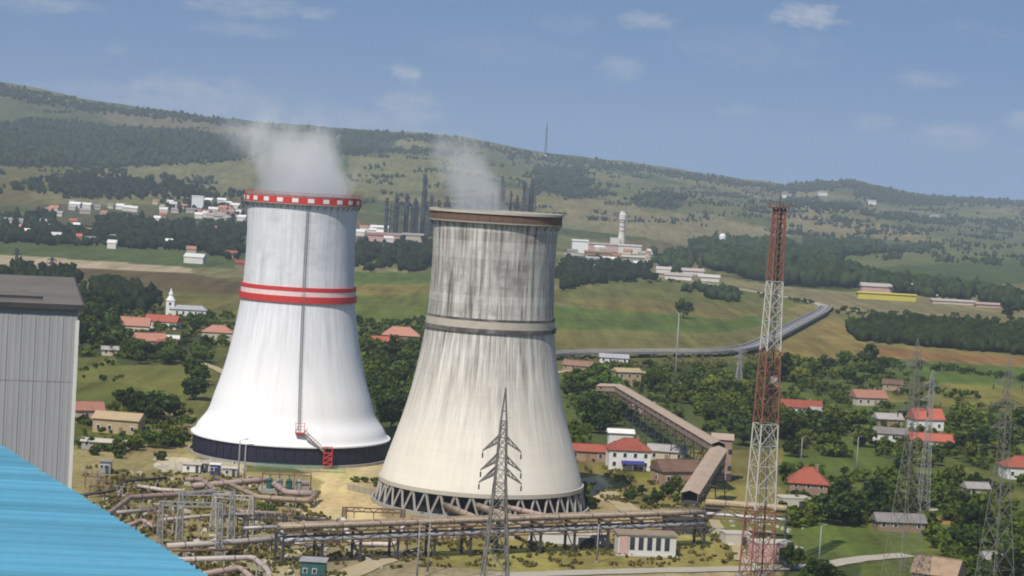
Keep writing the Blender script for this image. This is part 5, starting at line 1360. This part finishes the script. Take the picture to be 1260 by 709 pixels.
# ------------------------------------------------------------------ far plants
def process_column(px, py, h, r, label, group, m=M_DISTSTEEL, frame=False):
    p = at(px, py)
    T = thing('process_column', label, 'industrial column', p, random.uniform(0, 1), group)
    MB().lathe([(r, 0), (r, h * 0.72), (r * 0.75, h * 0.78), (r * 0.75, h), (0.01, h), (0.01, 0)], 14).build('column_shell', m, T, False)
    pl = MB().lathe([(r + 1.3, -0.2), (r + 1.3, 1.1), (r * 0.7, 1.1), (r * 0.7, -0.2)], 12)
    repeat(pl, 'platform', m, T, [((0, 0, h * k), (0, 0, 0)) for k in (0.3, 0.5, 0.7, 0.9)])
    if frame:
        lattice(MB(), [(z, r * 1.7) for z in np.linspace(0, h * 0.85, 9)], 0.7, 0.45).build('frame', m, T)
    MB().tube([(r * 0.8, r * 0.8, h * 0.95), (r * 1.1, r * 1.1, h * 0.9), (r * 1.1, r * 1.1, 0)], 0.5, 6).build('downpipe', m, T)
G1 = 'dark columns of the chemical plant behind the towers'
cols_ = [(474, 292, 52, 2.6), (486, 292, 56, 3.2), (498, 292, 58, 3.2), (509, 292, 52, 2.6), (519, 291, 84, 3.2), (529, 291, 56, 2.4), (538, 292, 50, 3), (548, 292, 56, 2.4), (604, 292, 62, 2.2),
         (614, 292, 86, 3.0), (626, 292, 66, 2.0), (634, 292, 60, 2.2), (642, 293, 80, 3.0), (651, 293, 84, 3.0), (586, 292, 56, 2.6), (570, 292, 50, 2.4)]
for i, (x, y, h_, r_) in enumerate(cols_):
    process_column(x, y, h_, r_, ('very tall ' if h_ > 75 else 'tall ' if h_ > 57 else 'short ') + ('frame enclosed' if i % 2 else 'bare') + (' stout' if r_ >= 3 else ' slim') + ' dark column of the far chemical plant', G1, frame=(i % 2 == 1))
for (x, y, w_, d_, h_, wl, rf, lb) in ((462, 297, 26, 14, 8, M_PINKWALL, M_TILEPINK, 'pinkish plant block at the foot of the dark columns'), (484, 298, 24, 14, 9, M_PINKWALL, M_PIPEPINK, 'dusty pink plant hall beside the pinkish block'),
                                       (468, 288, 20, 14, 9, M_DISTWHITE, M_WHITE, 'white roofed tank hall at the foot of the dark columns'), (508, 298, 26, 14, 9, M_PLASTER, M_ROOFGREY, 'cream plant hall under the dark columns'),
                                       (448, 290, 12, 10, 11, M_DISTWHITE, M_TILEPINK, 'white pink roofed block next to the white tower rim')):
    house(x, y, w_, d_, h_, 2.6, wl, rf, lb, 0.05, detail=False, name='plant_block', cat='building')

def prill_tower():
    p = at(764, 305)
    T = thing('white_stack', 'tall white process tower with wider cap in the far works', 'tower', p, 0.0)
    MB().lathe([(5.5, 0), (5.0, 12), (4.3, 20), (4.2, 46), (0.01, 46), (0.01, 0)], 20).build('shaft', M_DISTWHITE, T)
    MB().lathe([(5.4, 40), (5.4, 47.5), (4.0, 49), (4.0, 52), (0.01, 52), (0.01, 40)], 20).build('cap', M_DISTWHITE, T)
    repeat(MB().lathe([(4.9, 0), (4.9, 0.8), (4.0, 0.8), (4.0, 0)], 20), 'ring_platform', M_ROOFGREY, T, [((0, 0, z), (0, 0, 0)) for z in (24, 30, 36)])
    MB().box((-9, -4, 7), (14, 10, 14)).build('annex', M_DISTWHITE, T)
prill_tower()
for (x, y, w_, d_, h_, wl, rf, lb) in ((713, 311, 20, 14, 15, M_WHITE, M_WPLASTER, 'bright white block of the far works beside the weathered tower'), (740, 309, 44, 16, 9, M_PINKWALL, M_PIPEPALE, 'long pinkish hall of the far works'),
                                       (735, 319, 30, 12, 8, M_BROWNWALL, M_TILEBROWN, 'rusty brown shed of the far works'), (774, 312, 30, 14, 10, M_DISTWHITE, M_PIPEPALE, 'pale hall beneath the tall white process tower'),
                                       (778, 330, 24, 14, 12, M_CONC, M_PALECONC, 'grey concrete block of the far works'), (705, 322, 20, 12, 7, M_DISTWHITE, M_ROOFGREY, 'low grey roofed store of the far works'),
                                       (728, 328, 14, 10, 9, M_DISTWHITE, M_PIPESILVER, 'silver roofed store of the far works'), (800, 322, 18, 12, 5, M_PLASTER, M_ROOFGREY, 'small cream store past the far works'),
                                       (762, 322, 16, 12, 7, M_PINKWALL, M_TILEPINK, 'small pink store of the far works')):
    house(x, y, w_, d_, h_, 1.8, wl, rf, lb, 0.05, detail=False, name='plant_block', cat='building')
def silo():
    T = thing('white_silo', 'single white silo in front of the dark poplar woods', 'silo', at(888, 308))
    MB().lathe([(5.0, 0), (5.0, 21), (3.0, 24), (0.6, 24.6), (0.01, 24.6), (0.01, 0)], 20).build('silo_shell', M_WHITE, T)
    MB().box((8.2, 0, 3), (5, 5, 6)).build('annex', M_WPLASTER, T)
    MB().beam((5.3, 0, 0), (5.3, 0, 22), 0.5).build('ladder', M_STEEL, T)
silo()
def ridge_mast():
    p = Vector(hit([671], [193])[0])
    T = thing('transmitter_mast', 'thin transmitter mast standing on the far ridge', 'mast', p)
    lattice(MB(), [(z, float(np.interp(z, [0, 112], [2.6, 1.2]))) for z in np.linspace(0, 96, 20)], 0.9, 0.6).build('lattice_body', M_DISTSTEEL, T)
    MB().tube([(0, 0, 94), (0, 0, 114)], [0.9, 0.5], 6).build('antenna', M_DISTSTEEL, T)
    MB().box((0, 0, 3), (8, 8, 6)).build('equipment_hut', M_DISTWHITE, T)
ridge_mast()
for (x, y, lb) in ((20, 330, 'small dark pylon on the pale embankment'), (63, 343, 'dark twin post pylon beyond the grey hall roof')):
    pylon(at(x, y), 15, lb, [(13, 3.2), (10.5, 3.2)], base=1.4, waist_z=0.7, waist=0.6, topw=0.4, m=M_DARKSTEEL, leg=0.4)


# ------------------------------------------------------------------ trees
def leaf_cloud(clumps, n_leaf, size, rs):
    """leaf quads spread over clump ellipsoids -> verts, faces, tint"""
    V, Fc, Ti = [], [], []
    for (c, r, tn) in clumps:
        d = rs.normal(size=(n_leaf, 3)); d /= np.linalg.norm(d, axis=1)[:, None]
        rad = r * (0.55 + 0.5 * rs.random(n_leaf)[:, None])
        pos = np.array(c) + d * rad * np.array([1, 1, 0.8])
        nrm = d + rs.normal(size=(n_leaf, 3)) * 0.55; nrm /= np.linalg.norm(nrm, axis=1)[:, None]
        u = np.cross(nrm, rs.normal(size=(n_leaf, 3))); u /= np.linalg.norm(u, axis=1)[:, None]; v = np.cross(nrm, u)
        s = size * (0.6 + 0.8 * rs.random(n_leaf)[:, None])
        q = np.stack([pos - u * s - v * s * 0.5, pos + u * s * 0.3 - v * s, pos + u * s + v * s * 0.4, pos - u * s * 0.2 + v * s], 1)
        o = sum(len(a) for a in V)
        V.append(q.reshape(-1, 3)); Fc.append(np.arange(n_leaf * 4).reshape(-1, 4) + o)
        Ti.append(np.repeat(tn * (0.8 + 0.4 * rs.random(n_leaf)), 4))
    return np.concatenate(V), np.concatenate(Fc), np.concatenate(Ti)
def mesh_np(name, V, Fc, Ti, m):
    me = bpy.data.meshes.new(name); k = Fc.shape[1]
    me.vertices.add(len(V)); me.vertices.foreach_set('co', V.ravel().astype(np.float32))
    me.loops.add(Fc.size); me.loops.foreach_set('vertex_index', Fc.ravel().astype(np.int32))
    me.polygons.add(len(Fc)); me.polygons.foreach_set('loop_start', np.arange(0, Fc.size, k, dtype=np.int32))
    me.update(calc_edges=True)
    if Ti is not None:
        a = me.attributes.new('tint', 'FLOAT', 'POINT'); a.data.foreach_set('value', Ti.astype(np.float32))
    me.materials.append(m)
    return me
def make_tree(kind, seed):
    """unit-ish tree 10 m tall"""
    rs = np.random.default_rng(seed); clumps = []
    if kind == 'round': n, cz, rx, rz_, cr_ = 34, 6.0, 3.7, 3.4, 1.35
    elif kind == 'broad': n, cz, rx, rz_, cr_ = 40, 5.6, 4.8, 3.2, 1.45
    elif kind == 'tall': n, cz, rx, rz_, cr_ = 30, 5.6, 2.1, 4.3, 1.15
    else: n, cz, rx, rz_, cr_ = 26, 3.6, 4.6, 2.9, 1.5       # bush
    for i in range(n):
        d = rs.normal(size=3); d /= np.linalg.norm(d); k = 0.45 + 0.55 * rs.random() ** 0.6
        lob = 1 + 0.22 * math.sin(3 * math.atan2(d[1], d[0]) + seed) + 0.12 * math.sin(5 * d[2] + seed)
        c = np.array([d[0] * rx * k * lob, d[1] * rx * k * lob, cz + d[2] * rz_ * k])
        if c[2] < 1.2: c[2] = 1.2 + rs.random()
        clumps.append((c, cr_ * (0.65 + 0.6 * rs.random()), 0.65 + 0.75 * rs.random()))
    V, Fc, Ti = leaf_cloud(clumps, 34, 0.50, rs)
    cm = mesh_np('crown', V, Fc, Ti, None) if False else (V, Fc, Ti)
    tr = MB(); tr.tube([(0, 0, -0.4), (0.1, 0, 1.5), (0.0, 0.15, cz)], [0.38, 0.28, 0.14], 7)
    for i in range(5):
        a = 2 * PI * i / 5 + seed; c = clumps[int(rs.integers(len(clumps)))][0]
        z = 1.4 + 0.5 * i
        tr.tube([(0.05, 0, z), (c[0] * 0.5, c[1] * 0.5, (z + c[2]) / 2), tuple(c)], [0.16, 0.11, 0.04], 5)
    return cm, tr
PROTO = {}
for kind in ('round', 'broad', 'tall', 'bush'):
    for s in (1, 2, 3): PROTO[(kind, s)] = make_tree(kind, s * 11 + len(kind))
CROWN_MESH = {}; TRUNK_MESH = {}
def tree_at(p, kind, s, h, leaf, label, group, name=None):
    key = (kind, s, leaf.name)
    if key not in CROWN_MESH: CROWN_MESH[key] = mesh_np('crown', *PROTO[(kind, s)][0], leaf)
    if (kind, s) not in TRUNK_MESH:
        o = PROTO[(kind, s)][1].build('trunk', M_BARK); TRUNK_MESH[(kind, s)] = o.data; bpy.data.objects.remove(o)
    nm = name or ('bush' if kind == 'bush' else 'tree')
    T = thing(nm, label, nm, (p[0], p[1], p[2] - 0.15), random.uniform(0, 6.28), group)
    sxy = h / 10 * random.uniform(0.85, 1.2); T.scale = (sxy, sxy * random.uniform(0.9, 1.1), h / 10)
    for n_, me in (('trunk', TRUNK_MESH[(kind, s)]), ('crown', CROWN_MESH[key])):
        o = bpy.data.objects.new(n_, me); COL.objects.link(o); o.parent = T
    return T
LAWNS = [[(860, 468), (960, 471), (960, 479), (860, 477)], [(960, 502), (1060, 510), (1060, 522), (960, 515)], [(960, 562), (1110, 568), (1110, 586), (960, 580)], [(1120, 574), (1262, 582), (1262, 598), (1120, 592)],
         [(1165, 602), (1262, 606), (1262, 618), (1165, 614)], [(1060, 482), (1120, 488), (1120, 498), (1060, 494)], [(1040, 592), (1120, 598), (1120, 610), (1040, 604)]]
def sample_poly(poly, n, rs):
    xs = [p[0] for p in poly]; ys = [p[1] for p in poly]; out = np.zeros((0, 2))
    while len(out) < n:
        q = np.stack([rs.uniform(min(xs), max(xs), n * 3), rs.uniform(min(ys), max(ys), n * 3)], 1)
        ok = in_poly(q[:, 0], q[:, 1], poly)
        for lw in LAWNS: ok &= ~in_poly(q[:, 0], q[:, 1], lw)
        out = np.concatenate([out, q[ok]])
    return out[:n]
D_, N_, L_ = M_LEAFDARK, M_LEAF, M_LEAFLIGHT
ZONES = [
    ([(100, 380), (140, 376), (152, 392), (145, 432), (100, 440)], 20, 9, 14, ('round', 'broad', 'tall'), (D_, D_, N_), 'tall dark tree in the grove behind the grey hall', 'trees behind the grey hall'),
    ([(140, 416), (158, 432), (190, 436), (225, 436), (258, 428), (262, 446), (200, 450), (145, 448)], 20, 6, 9, ('round', 'broad'), (D_, N_), 'leafy tree around the red roofed houses below the church', 'trees below the church'),
    ([(230, 400), (262, 396), (262, 412), (236, 412)], 5, 6, 8, ('round',), (D_, N_), 'round tree beside the church wall', 'trees beside the church'),
    ([(152, 508), (212, 508), (212, 522), (150, 524)], 8, 8, 11, ('broad', 'round'), (D_,), 'broad dark tree on the meadow before the white tower', 'dark trees before the white tower'),
    ([(118, 548), (215, 540), (212, 566), (104, 574)], 16, 4, 7, ('bush', 'round'), (N_, D_, L_), 'green bush at the yard edge by the grey hall', 'bushes at the yard edge'),
    ([(234, 455), (266, 456), (250, 500), (236, 496)], 5, 7, 10, ('round', 'broad'), (D_, N_), 'tree crowding the left flank of the white tower', 'trees at the flank of the white tower'),
    ([(444, 432), (470, 440), (520, 430), (506, 492), (482, 530), (462, 500)], 30, 7, 11, ('round', 'broad', 'tall'), (D_, D_, N_), 'dark tree in the gap between the two cooling towers', 'trees between the cooling towers'),
    ([(696, 470), (756, 476), (764, 520), (716, 548), (704, 530)], 20, 7, 11, ('round', 'broad'), (D_, D_, N_), 'dark tree crowding the right flank of the weathered tower', 'trees at the flank of the weathered tower'),
    ([(790, 470), (958, 460), (958, 520), (858, 522), (806, 492)], 40, 6, 10, ('round', 'tall', 'broad', 'bush'), (D_, N_, N_, L_), 'tree in the thicket beyond the conveyor gallery', 'trees beyond the conveyor gallery'),
    ([(890, 530), (956, 526), (956, 548), (900, 556)], 10, 6, 9, ('round', 'broad'), (D_,), 'dark tree beside the transfer house', 'trees beside the transfer house'),
    ([(962, 452), (1078, 448), (1092, 474), (1020, 482), (962, 478)], 20, 6, 10, ('round', 'tall', 'broad', 'bush'), (D_, N_, L_), 'garden tree beyond the long orange red roof', 'garden trees beyond the orange red roof'),
    ([(962, 520), (1050, 506), (1080, 512), (1070, 566), (1020, 570), (962, 560)], 26, 5, 9, ('round', 'broad', 'bush'), (D_, N_, L_), 'garden tree between the orange red roof and the hip roofed house', 'garden trees around the hip roofed house'),
    ([(1100, 556), (1180, 560), (1180, 600), (1100, 600)], 14, 5, 8, ('round', 'bush'), (N_, D_, L_), 'garden tree in front of the bright red roofs', 'garden trees before the bright red roofs'),
    ([(1165, 520), (1262, 520), (1262, 560), (1175, 572)], 24, 6, 10, ('round', 'tall', 'broad'), (D_, D_, N_, L_), 'tree in the wood behind the red roofed house by the lane', 'trees behind the lane house'),
    ([(1022, 622), (1092, 612), (1126, 640), (1090, 652), (1024, 648)], 16, 6, 10, ('broad', 'round'), (D_, D_), 'big dark tree beside the brown hip roofed house', 'dark trees beside the hip roofed house'),
    ([(1140, 605), (1262, 596), (1262, 620), (1140, 622)], 10, 4, 7, ('round', 'bush'), (D_, N_), 'bush lining the garden lane', 'bushes along the garden lane'),
    ([(958, 694), (1040, 704), (1050, 724), (958, 726)], 9, 4, 7, ('bush', 'round'), (D_, N_), 'dark bush beside the service road', 'bushes beside the service road'),
    ([(1172, 660), (1240, 650), (1262, 664), (1262, 722), (1190, 722)], 15, 5, 9, ('round', 'broad', 'bush'), (D_, D_, N_), 'dark tree beside the straw brown barn', 'trees beside the straw brown barn'),
    ([(780, 596), (842, 602), (838, 628), (770, 620)], 8, 3, 5, ('bush', 'round'), (N_, D_), 'low bush on the grass under the descending conveyor', 'bushes under the descending conveyor'),
    ([(702, 590), (712, 584), (738, 628), (706, 632)], 5, 3, 6, ('round', 'bush'), (D_, N_), 'small tree at the right foot of the weathered tower', 'small trees at the weathered tower foot'),
    ([(300, 622), (344, 622), (340, 634), (296, 632)], 4, 2, 3.5, ('bush',), (L_, N_), 'low shrub on the yard grass by the valve pit', 'shrubs by the valve pit'),
    ([(428, 590), (466, 588), (470, 604), (430, 600)], 4, 2.5, 4, ('bush',), (D_, N_), 'low shrub between the two tower basins', 'shrubs between the tower basins'),
]
LAND = [(160, 410, 'the cream house with long faded red roof'), (200, 404, 'the bright red gable below the church'), (184, 428, 'the orange red roof downhill of the church'), (225, 390, 'the white church'),
        (268, 418, 'the pink roofed house behind the white tower'), (493, 422, 'the hip roofed house between the towers'), (472, 428, 'the low brown red house between the towers'), (772, 576, 'the two storey white house'),
        (722, 566, 'the low red roof by the weathered tower'), (820, 566, 'the grey roofed workshop'), (835, 594, 'the dark shed under the conveyor'), (993, 614, 'the brown house with steep red roof'),
        (985, 510, 'the long orange red roof'), (1068, 498, 'the pinkish roof under big trees'), (1098, 480, 'the brown shed at the tan field'), (1138, 528, 'the tall bright red gable'), (1145, 552, 'the long low bright red roof'),
        (1088, 542, 'the long white farm shed'), (1255, 588, 'the red hip roof by the lane'), (1226, 536, 'the small pinkish house'), (1105, 652, 'the long grey barn'), (1153, 722, 'the straw brown barn'),
        (1228, 700, 'the pale shed by the lattice pylon'), (1200, 610, 'the cream hut above the lane'), (770, 474, 'the tan shed at the conveyor end'), (790, 508, 'the pale shed below the conveyor'), (146, 532, 'the tan corrugated shed'),
        (128, 553, 'the low slab roofed shelter'), (830, 478, 'the very tall pole'), (908, 482, 'the short pylon by the viaduct'), (886, 590, 'the transfer house'), (930, 713, 'the banded mast'), (352, 606, 'the valve pit'),
        (440, 575, 'the white tower foot'), (720, 610, 'the weathered tower foot'), (243, 520, 'the white tower flank'), (480, 520, 'the gap between the tower feet'), (705, 500, 'the weathered tower flank'), (120, 410, 'the grey hall'),
        (1053, 588, 'the pale garden lamp pole'), (1135, 640, 'the slender pylon'), (1000, 700, 'the service road'), (135, 437, 'the cream hut at the meadow'), (850, 500, 'the middle of the long conveyor')]
LANDP = np.array([tuple(at(x, y))[:2] for x, y, _ in LAND])
rs = np.random.default_rng(21)
KW = {'round': 'round', 'broad': 'broad', 'tall': 'slender', 'bush': 'bushy'}
TW = {'green_leaves': 'mid green', 'dark_green_leaves': 'dark green', 'light_green_leaves': 'light green'}
for (poly, n, h0, h1, kinds, leaves, label, group) in ZONES:
    P = hit(*sample_poly(poly, n, rs).T)
    isb = label.split(' ')[1] in ('bush', 'shrub') or ' bush ' in label
    for p in P:
        kd = kinds[int(rs.integers(len(kinds)))]; h_ = rs.uniform(h0, h1) * (0.62 if kd == 'bush' else 1)
        lf = leaves[int(rs.integers(len(leaves)))]
        dist = np.hypot(*(LANDP - p[:2]).T); k = int(dist.argmin())
        size = 'large' if h_ > 9 else 'small' if h_ < 6 else 'middling'
        nm = 'bush' if isb else 'tree'
        lb = '%s %s %s %s %s %s' % (size, TW[lf.name], KW[kd], nm, 'beside' if dist[k] < 22 else 'in sight of' if dist[k] > 60 else 'near', LAND[k][2])
        tree_at(p, kd, int(rs.integers(1, 4)), h_ / (0.72 if kd == 'bush' else 1.0), lf, lb, '%s %s' % ('bushes near' if isb else 'trees near', LAND[k][2]), name=nm)
tree_at(at(841, 392), 'round', 2, 14, D_, 'lone round dark tree on the open green field', 'lone field trees')
tree_at(at(1069, 448), 'round', 1, 12, D_, 'lone dark tree where the tan field meets the gardens', 'lone field trees')
tree_at(at(1240, 392), 'tall', 3, 17, D_, 'tall dark tree in the tan field beside the pinkish shed', 'lone field trees')
tree_at(at(966, 470), 'tall', 1, 14, D_, 'tall dark tree right behind the banded mast', 'lone field trees')

# woods and hedges too far or too dense to count
def far_blobs(name, label, zones, m, seed, cat='woodland', lo=True):
    rs = np.random.default_rng(seed); V, Fc, Ti = [], [], []; o = 0
    t_ = (1 + 5 ** 0.5) / 2
    ico = np.array([(-1, t_, 0), (1, t_, 0), (-1, -t_, 0), (1, -t_, 0), (0, -1, t_), (0, 1, t_), (0, -1, -t_), (0, 1, -t_), (t_, 0, -1), (t_, 0, 1), (-t_, 0, -1), (-t_, 0, 1)], float); ico /= np.linalg.norm(ico[0])
    icf = np.array([(0, 11, 5), (0, 5, 1), (0, 1, 7), (0, 7, 10), (0, 10, 11), (1, 5, 9), (5, 11, 4), (11, 10, 2), (10, 7, 6), (7, 1, 8), (3, 9, 4), (3, 4, 2), (3, 2, 6), (3, 6, 8), (3, 8, 9), (4, 9, 5), (2, 4, 11), (6, 2, 10), (8, 6, 7), (9, 8, 1)])
    for (poly, n, h0, h1) in zones:
        if n < 0:      # hedgerows and copses strung across the slopes
            c = sample_poly(poly, -n, rs); q = []
            for (cx, cy) in c:
                if rs.random() < 0.6:
                    L = rs.uniform(15, 80); sl = rs.uniform(-0.02, 0.14); m_ = int(L * 0.55); u_ = rs.uniform(-0.5, 0.5, m_)
                    q.append(np.stack([cx + u_ * L, cy + u_ * L * sl + rs.normal(size=m_) * 0.5], 1))
                else:
                    m_ = int(rs.integers(6, 40)); q.append(np.stack([cx + rs.normal(size=m_) * m_ * 0.35, cy + rs.normal(size=m_) * 1.6], 1))
            q = np.concatenate(q); q[:, 1] = np.maximum(q[:, 1], np.interp(q[:, 0], SKYL[:, 0], SKYL[:, 1]) + 3)
        else:
            q = sample_poly(poly, int(n * 1.35), rs)
            if cat == 'forest':
                q = q + rs.normal(size=q.shape) * np.array([9.0, 1.7]); q[:, 1] = np.maximum(q[:, 1], np.interp(q[:, 0], SKYL[:, 0], SKYL[:, 1]) + 2)
            else: q = q + rs.normal(size=q.shape) * np.array([3.0, 0.6])
        P = hit(q[:, 0], q[:, 1])
        # clump the scatter a little so that gaps open
        keep = (smoothnoise(P[:, 0], P[:, 1], 60, seed) + 0.5 * smoothnoise(P[:, 0], P[:, 1], 23, seed + 3) + rs.uniform(-0.6, 0.9, len(P))) > -0.15
        P = P[keep]; n = len(P)
        if not n: continue
        h = rs.uniform(h0, h1, n) * rs.uniform(0.7, 1.1, n); w = h * rs.uniform(0.30, 0.55, n)
        g = ico[None] * (1 + 0.34 * rs.normal(size=(n, 12, 1)))
        g = g * np.stack([w, w, h * 0.52], -1)[:, None, :] + P[:, None, :]
        g[:, :, 2] += (h * 0.5)[:, None]
        V.append(g.reshape(-1, 3)); Fc.append((icf[None] + np.arange(n)[:, None, None] * 12).reshape(-1, 3) + o); o += n * 12
        Ti.append(np.repeat(rs.uniform(0.6, 1.35, n), 12))
    me = mesh_np(name, np.concatenate(V), np.concatenate(Fc), np.concatenate(Ti), m)
    ob = bpy.data.objects.new(name, me); COL.objects.link(ob); tag(ob, label, cat, kind='stuff')
far_blobs('hill_forest', 'dark forest covering the far hillsides', [
    ([(-60, 152), (60, 152), (150, 160), (232, 164), (300, 172), (304, 196), (200, 204), (110, 206), (-60, 200)], 3800, 9, 16),
    ([(-60, 100), (0, 108), (110, 130), (330, 155), (330, 159), (110, 137), (0, 116), (-60, 108)], 900, 8, 14),
    ([(330, 156), (560, 172), (640, 188), (640, 192), (560, 176), (330, 160)], 500, 7, 12),
    ([(640, 190), (850, 216), (960, 231), (960, 237), (850, 221), (640, 194)], 700, 8, 13),
    ([(960, 232), (1000, 226), (1040, 224), (1080, 234), (1080, 238), (1040, 230), (960, 240)], 380, 10, 16),
    ([(1062, 232), (1130, 243), (1200, 248), (1200, 253), (1120, 253), (1070, 246)], 700, 10, 16),
    ([(1180, 247), (1300, 251), (1300, 256), (1180, 252)], 250, 10, 16),
    ([(420, 162), (470, 168), (460, 190), (420, 190)], 420, 9, 14), ([(430, 182), (560, 186), (560, 190), (430, 188)], 160, 7, 11),
    ([(664, 210), (718, 208), (714, 240), (668, 232)], 420, 9, 14), ([(790, 240), (850, 242), (832, 258), (796, 254)], 240, 8, 13),
    ([(640, 224), (700, 234), (760, 240), (700, 244)], 200, 7, 11), ([(960, 244), (1060, 254), (1050, 262), (960, 254)], 300, 8, 13), ([(1060, 262), (1260, 275), (1260, 280), (1060, 268)], 240, 8, 12),
    ([(-60, 115), (300, 160), (300, 240), (-60, 250)], -50, 4, 9), ([(430, 170), (640, 195), (980, 245), (980, 290), (700, 280), (430, 250)], -95, 4, 9), ([(960, 240), (1300, 258), (1300, 330), (1100, 320), (960, 290)], -100, 4, 10)], M_WOODLAND, 5, 'forest')
far_blobs('village_greenery', 'trees and hedges among the far village', [
    ([(0, 232), (150, 205), (160, 222), (300, 236), (300, 246), (90, 246)], 420, 7, 12), ([(70, 226), (210, 218), (250, 240), (100, 246)], 300, 8, 13), ([(0, 264), (60, 262), (80, 296), (0, 300)], 240, 7, 11),
    ([(120, 268), (300, 278), (300, 322), (240, 310), (130, 304)], 620, 7, 12), ([(60, 282), (130, 285), (130, 304), (40, 302)], 200, 7, 11), ([(200, 244), (300, 250), (300, 272), (200, 262)], 90, 6, 9),
    ([(438, 298), (532, 300), (532, 336), (438, 334)], 420, 7, 11), ([(690, 322), (790, 326), (800, 346), (744, 348), (690, 358)], 460, 7, 11),
    ([(0, 330), (90, 338), (98, 352), (0, 345)], 110, 6, 10), ([(96, 344), (150, 352), (196, 374), (190, 388), (100, 384)], 190, 6, 10)], M_WOODLAND, 8)
far_blobs('poplar_woods', 'dark belt of poplar woods beyond the fields', [
    ([(850, 306), (960, 300), (1000, 318), (1060, 336), (1060, 356), (960, 352), (860, 328)], 1500, 12, 20), ([(1060, 340), (1140, 350), (1260, 370), (1260, 386), (1200, 372), (1060, 357)], 420, 9, 15),
    ([(990, 300), (1085, 302), (1082, 314), (1000, 316)], 420, 11, 17), ([(1088, 306), (1160, 304), (1160, 310), (1090, 312)], 90, 9, 13), ([(800, 318), (850, 310), (860, 330), (830, 340)], 90, 9, 14),
    ([(868, 362), (910, 366), (906, 372), (868, 368)], 24, 8, 11), ([(820, 356), (870, 354), (868, 362)], 14, 6, 9)], M_WOODLAND, 3)
far_blobs('orchard', 'dense dark green orchard plantation in the tan field', [([(1044, 406), (1085, 397), (1270, 408), (1330, 414), (1330, 442), (1262, 437), (1060, 420)], 2600, 5, 8.5)], M_LEAFDARK, 4, 'orchard')
def leafy_stuff(name, label, zones, m, seed, cat='shrubs', spread=0.35, flat=1.0):
    rs = np.random.default_rng(seed); V, Fc, Ti = [], [], []; o = 0
    for (poly, n, h0, h1) in zones:
        q = sample_poly(poly, n, rs); P = hit(q[:, 0], q[:, 1])
        for p in P:
            h = rs.uniform(h0, h1)
            cl = [(p + np.array([rs.normal() * h * spread, rs.normal() * h * spread, h * flat * (0.3 + 0.45 * rs.random())]), h * 0.3, rs.uniform(0.6, 1.3)) for _ in range(5)]
            v, f, t = leaf_cloud(cl, 16, 0.13 * h + 0.18, rs)
            V.append(v); Fc.append(f + o); Ti.append(t); o += len(v)
    me = mesh_np(name, np.concatenate(V), np.concatenate(Fc), np.concatenate(Ti), m)
    ob = bpy.data.objects.new(name, me); COL.objects.link(ob); tag(ob, label, cat, kind='stuff')
leafy_stuff('garden_hedges', 'tangled hedges and scrub filling the gardens', [
    ([(700, 455), (960, 446), (960, 540), (860, 530), (800, 500), (700, 560)], 210, 2.5, 5), ([(962, 445), (1080, 445), (1262, 510), (1262, 620), (962, 610)], 300, 2, 4.5),
    ([(960, 610), (1262, 620), (1262, 715), (1170, 715), (1130, 640), (962, 650)], 210, 2, 4.5), ([(440, 410), (525, 410), (500, 500), (460, 480)], 130, 3, 6),
    ([(100, 376), (290, 392), (262, 450), (100, 440)], 170, 2.5, 5.5), ([(98, 500), (236, 500), (232, 550), (98, 560)], 60, 1.5, 4)], M_LEAF, 31)
mat_weed = leaf_mat('dry_weed_leaves', (0.13, 0.125, 0.045, 1))
leafy_stuff('yard_weeds', 'dry weeds and scrub in the plant yard', [
    ([(100, 575), (330, 590), (420, 640), (420, 709), (250, 709), (120, 620)], 420, 0.5, 1.5), ([(430, 660), (900, 655), (910, 695), (440, 700)], 220, 0.4, 1.0),
    ([(690, 560), (850, 570), (850, 640), (720, 610)], 60, 0.8, 2.0), ([(700, 432), (950, 436), (950, 450), (700, 455)], 50, 1.5, 3.5)], mat_weed, 32, 'weeds', 1.1, 0.7)
leafy_stuff('field_hedges', 'thin hedges along the field edges', [
    ([(690, 342), (830, 346), (1000, 372), (1000, 376), (830, 350), (690, 346)], 40, 2, 5), ([(1000, 380), (1260, 396), (1260, 400), (1000, 386)], 40, 2, 5),
    ([(1080, 444), (1260, 466), (1260, 470), (1080, 450)], 30, 2, 4), ([(100, 450), (150, 446), (150, 470), (100, 470)], 10, 1, 3), ([(440, 398), (530, 396), (530, 412), (440, 412)], 30, 3, 6)], M_LEAF, 33, 'hedge')


# ------------------------------------------------------------------ haze: the summer air over the valley
def haze():
    mb = MB().box((0, 4500, 150), (13000, 13600, 480 + 0.0))
    m = bpy.data.materials.new('summer_haze'); m.use_nodes = True; t = NT(m.node_tree)
    for q in list(t.n):
        if q.type != 'OUTPUT_MATERIAL': t.n.remove(q)
    v = t.new('ShaderNodeVolumePrincipled'); v.inputs['Color'].default_value = (0.70, 0.81, 1.0, 1); v.inputs['Density'].default_value = 7.5e-5
    t.l.new(v.outputs[0], t.n['Material Output'].inputs['Volume'])
    mb.v = [(x, y, -1.3 if z < 0 else 400.0) for x, y, z in mb.v]
    o = mb.build('haze', m); tag(o, 'thin summer haze over the valley', 'haze', kind='stuff')
haze()
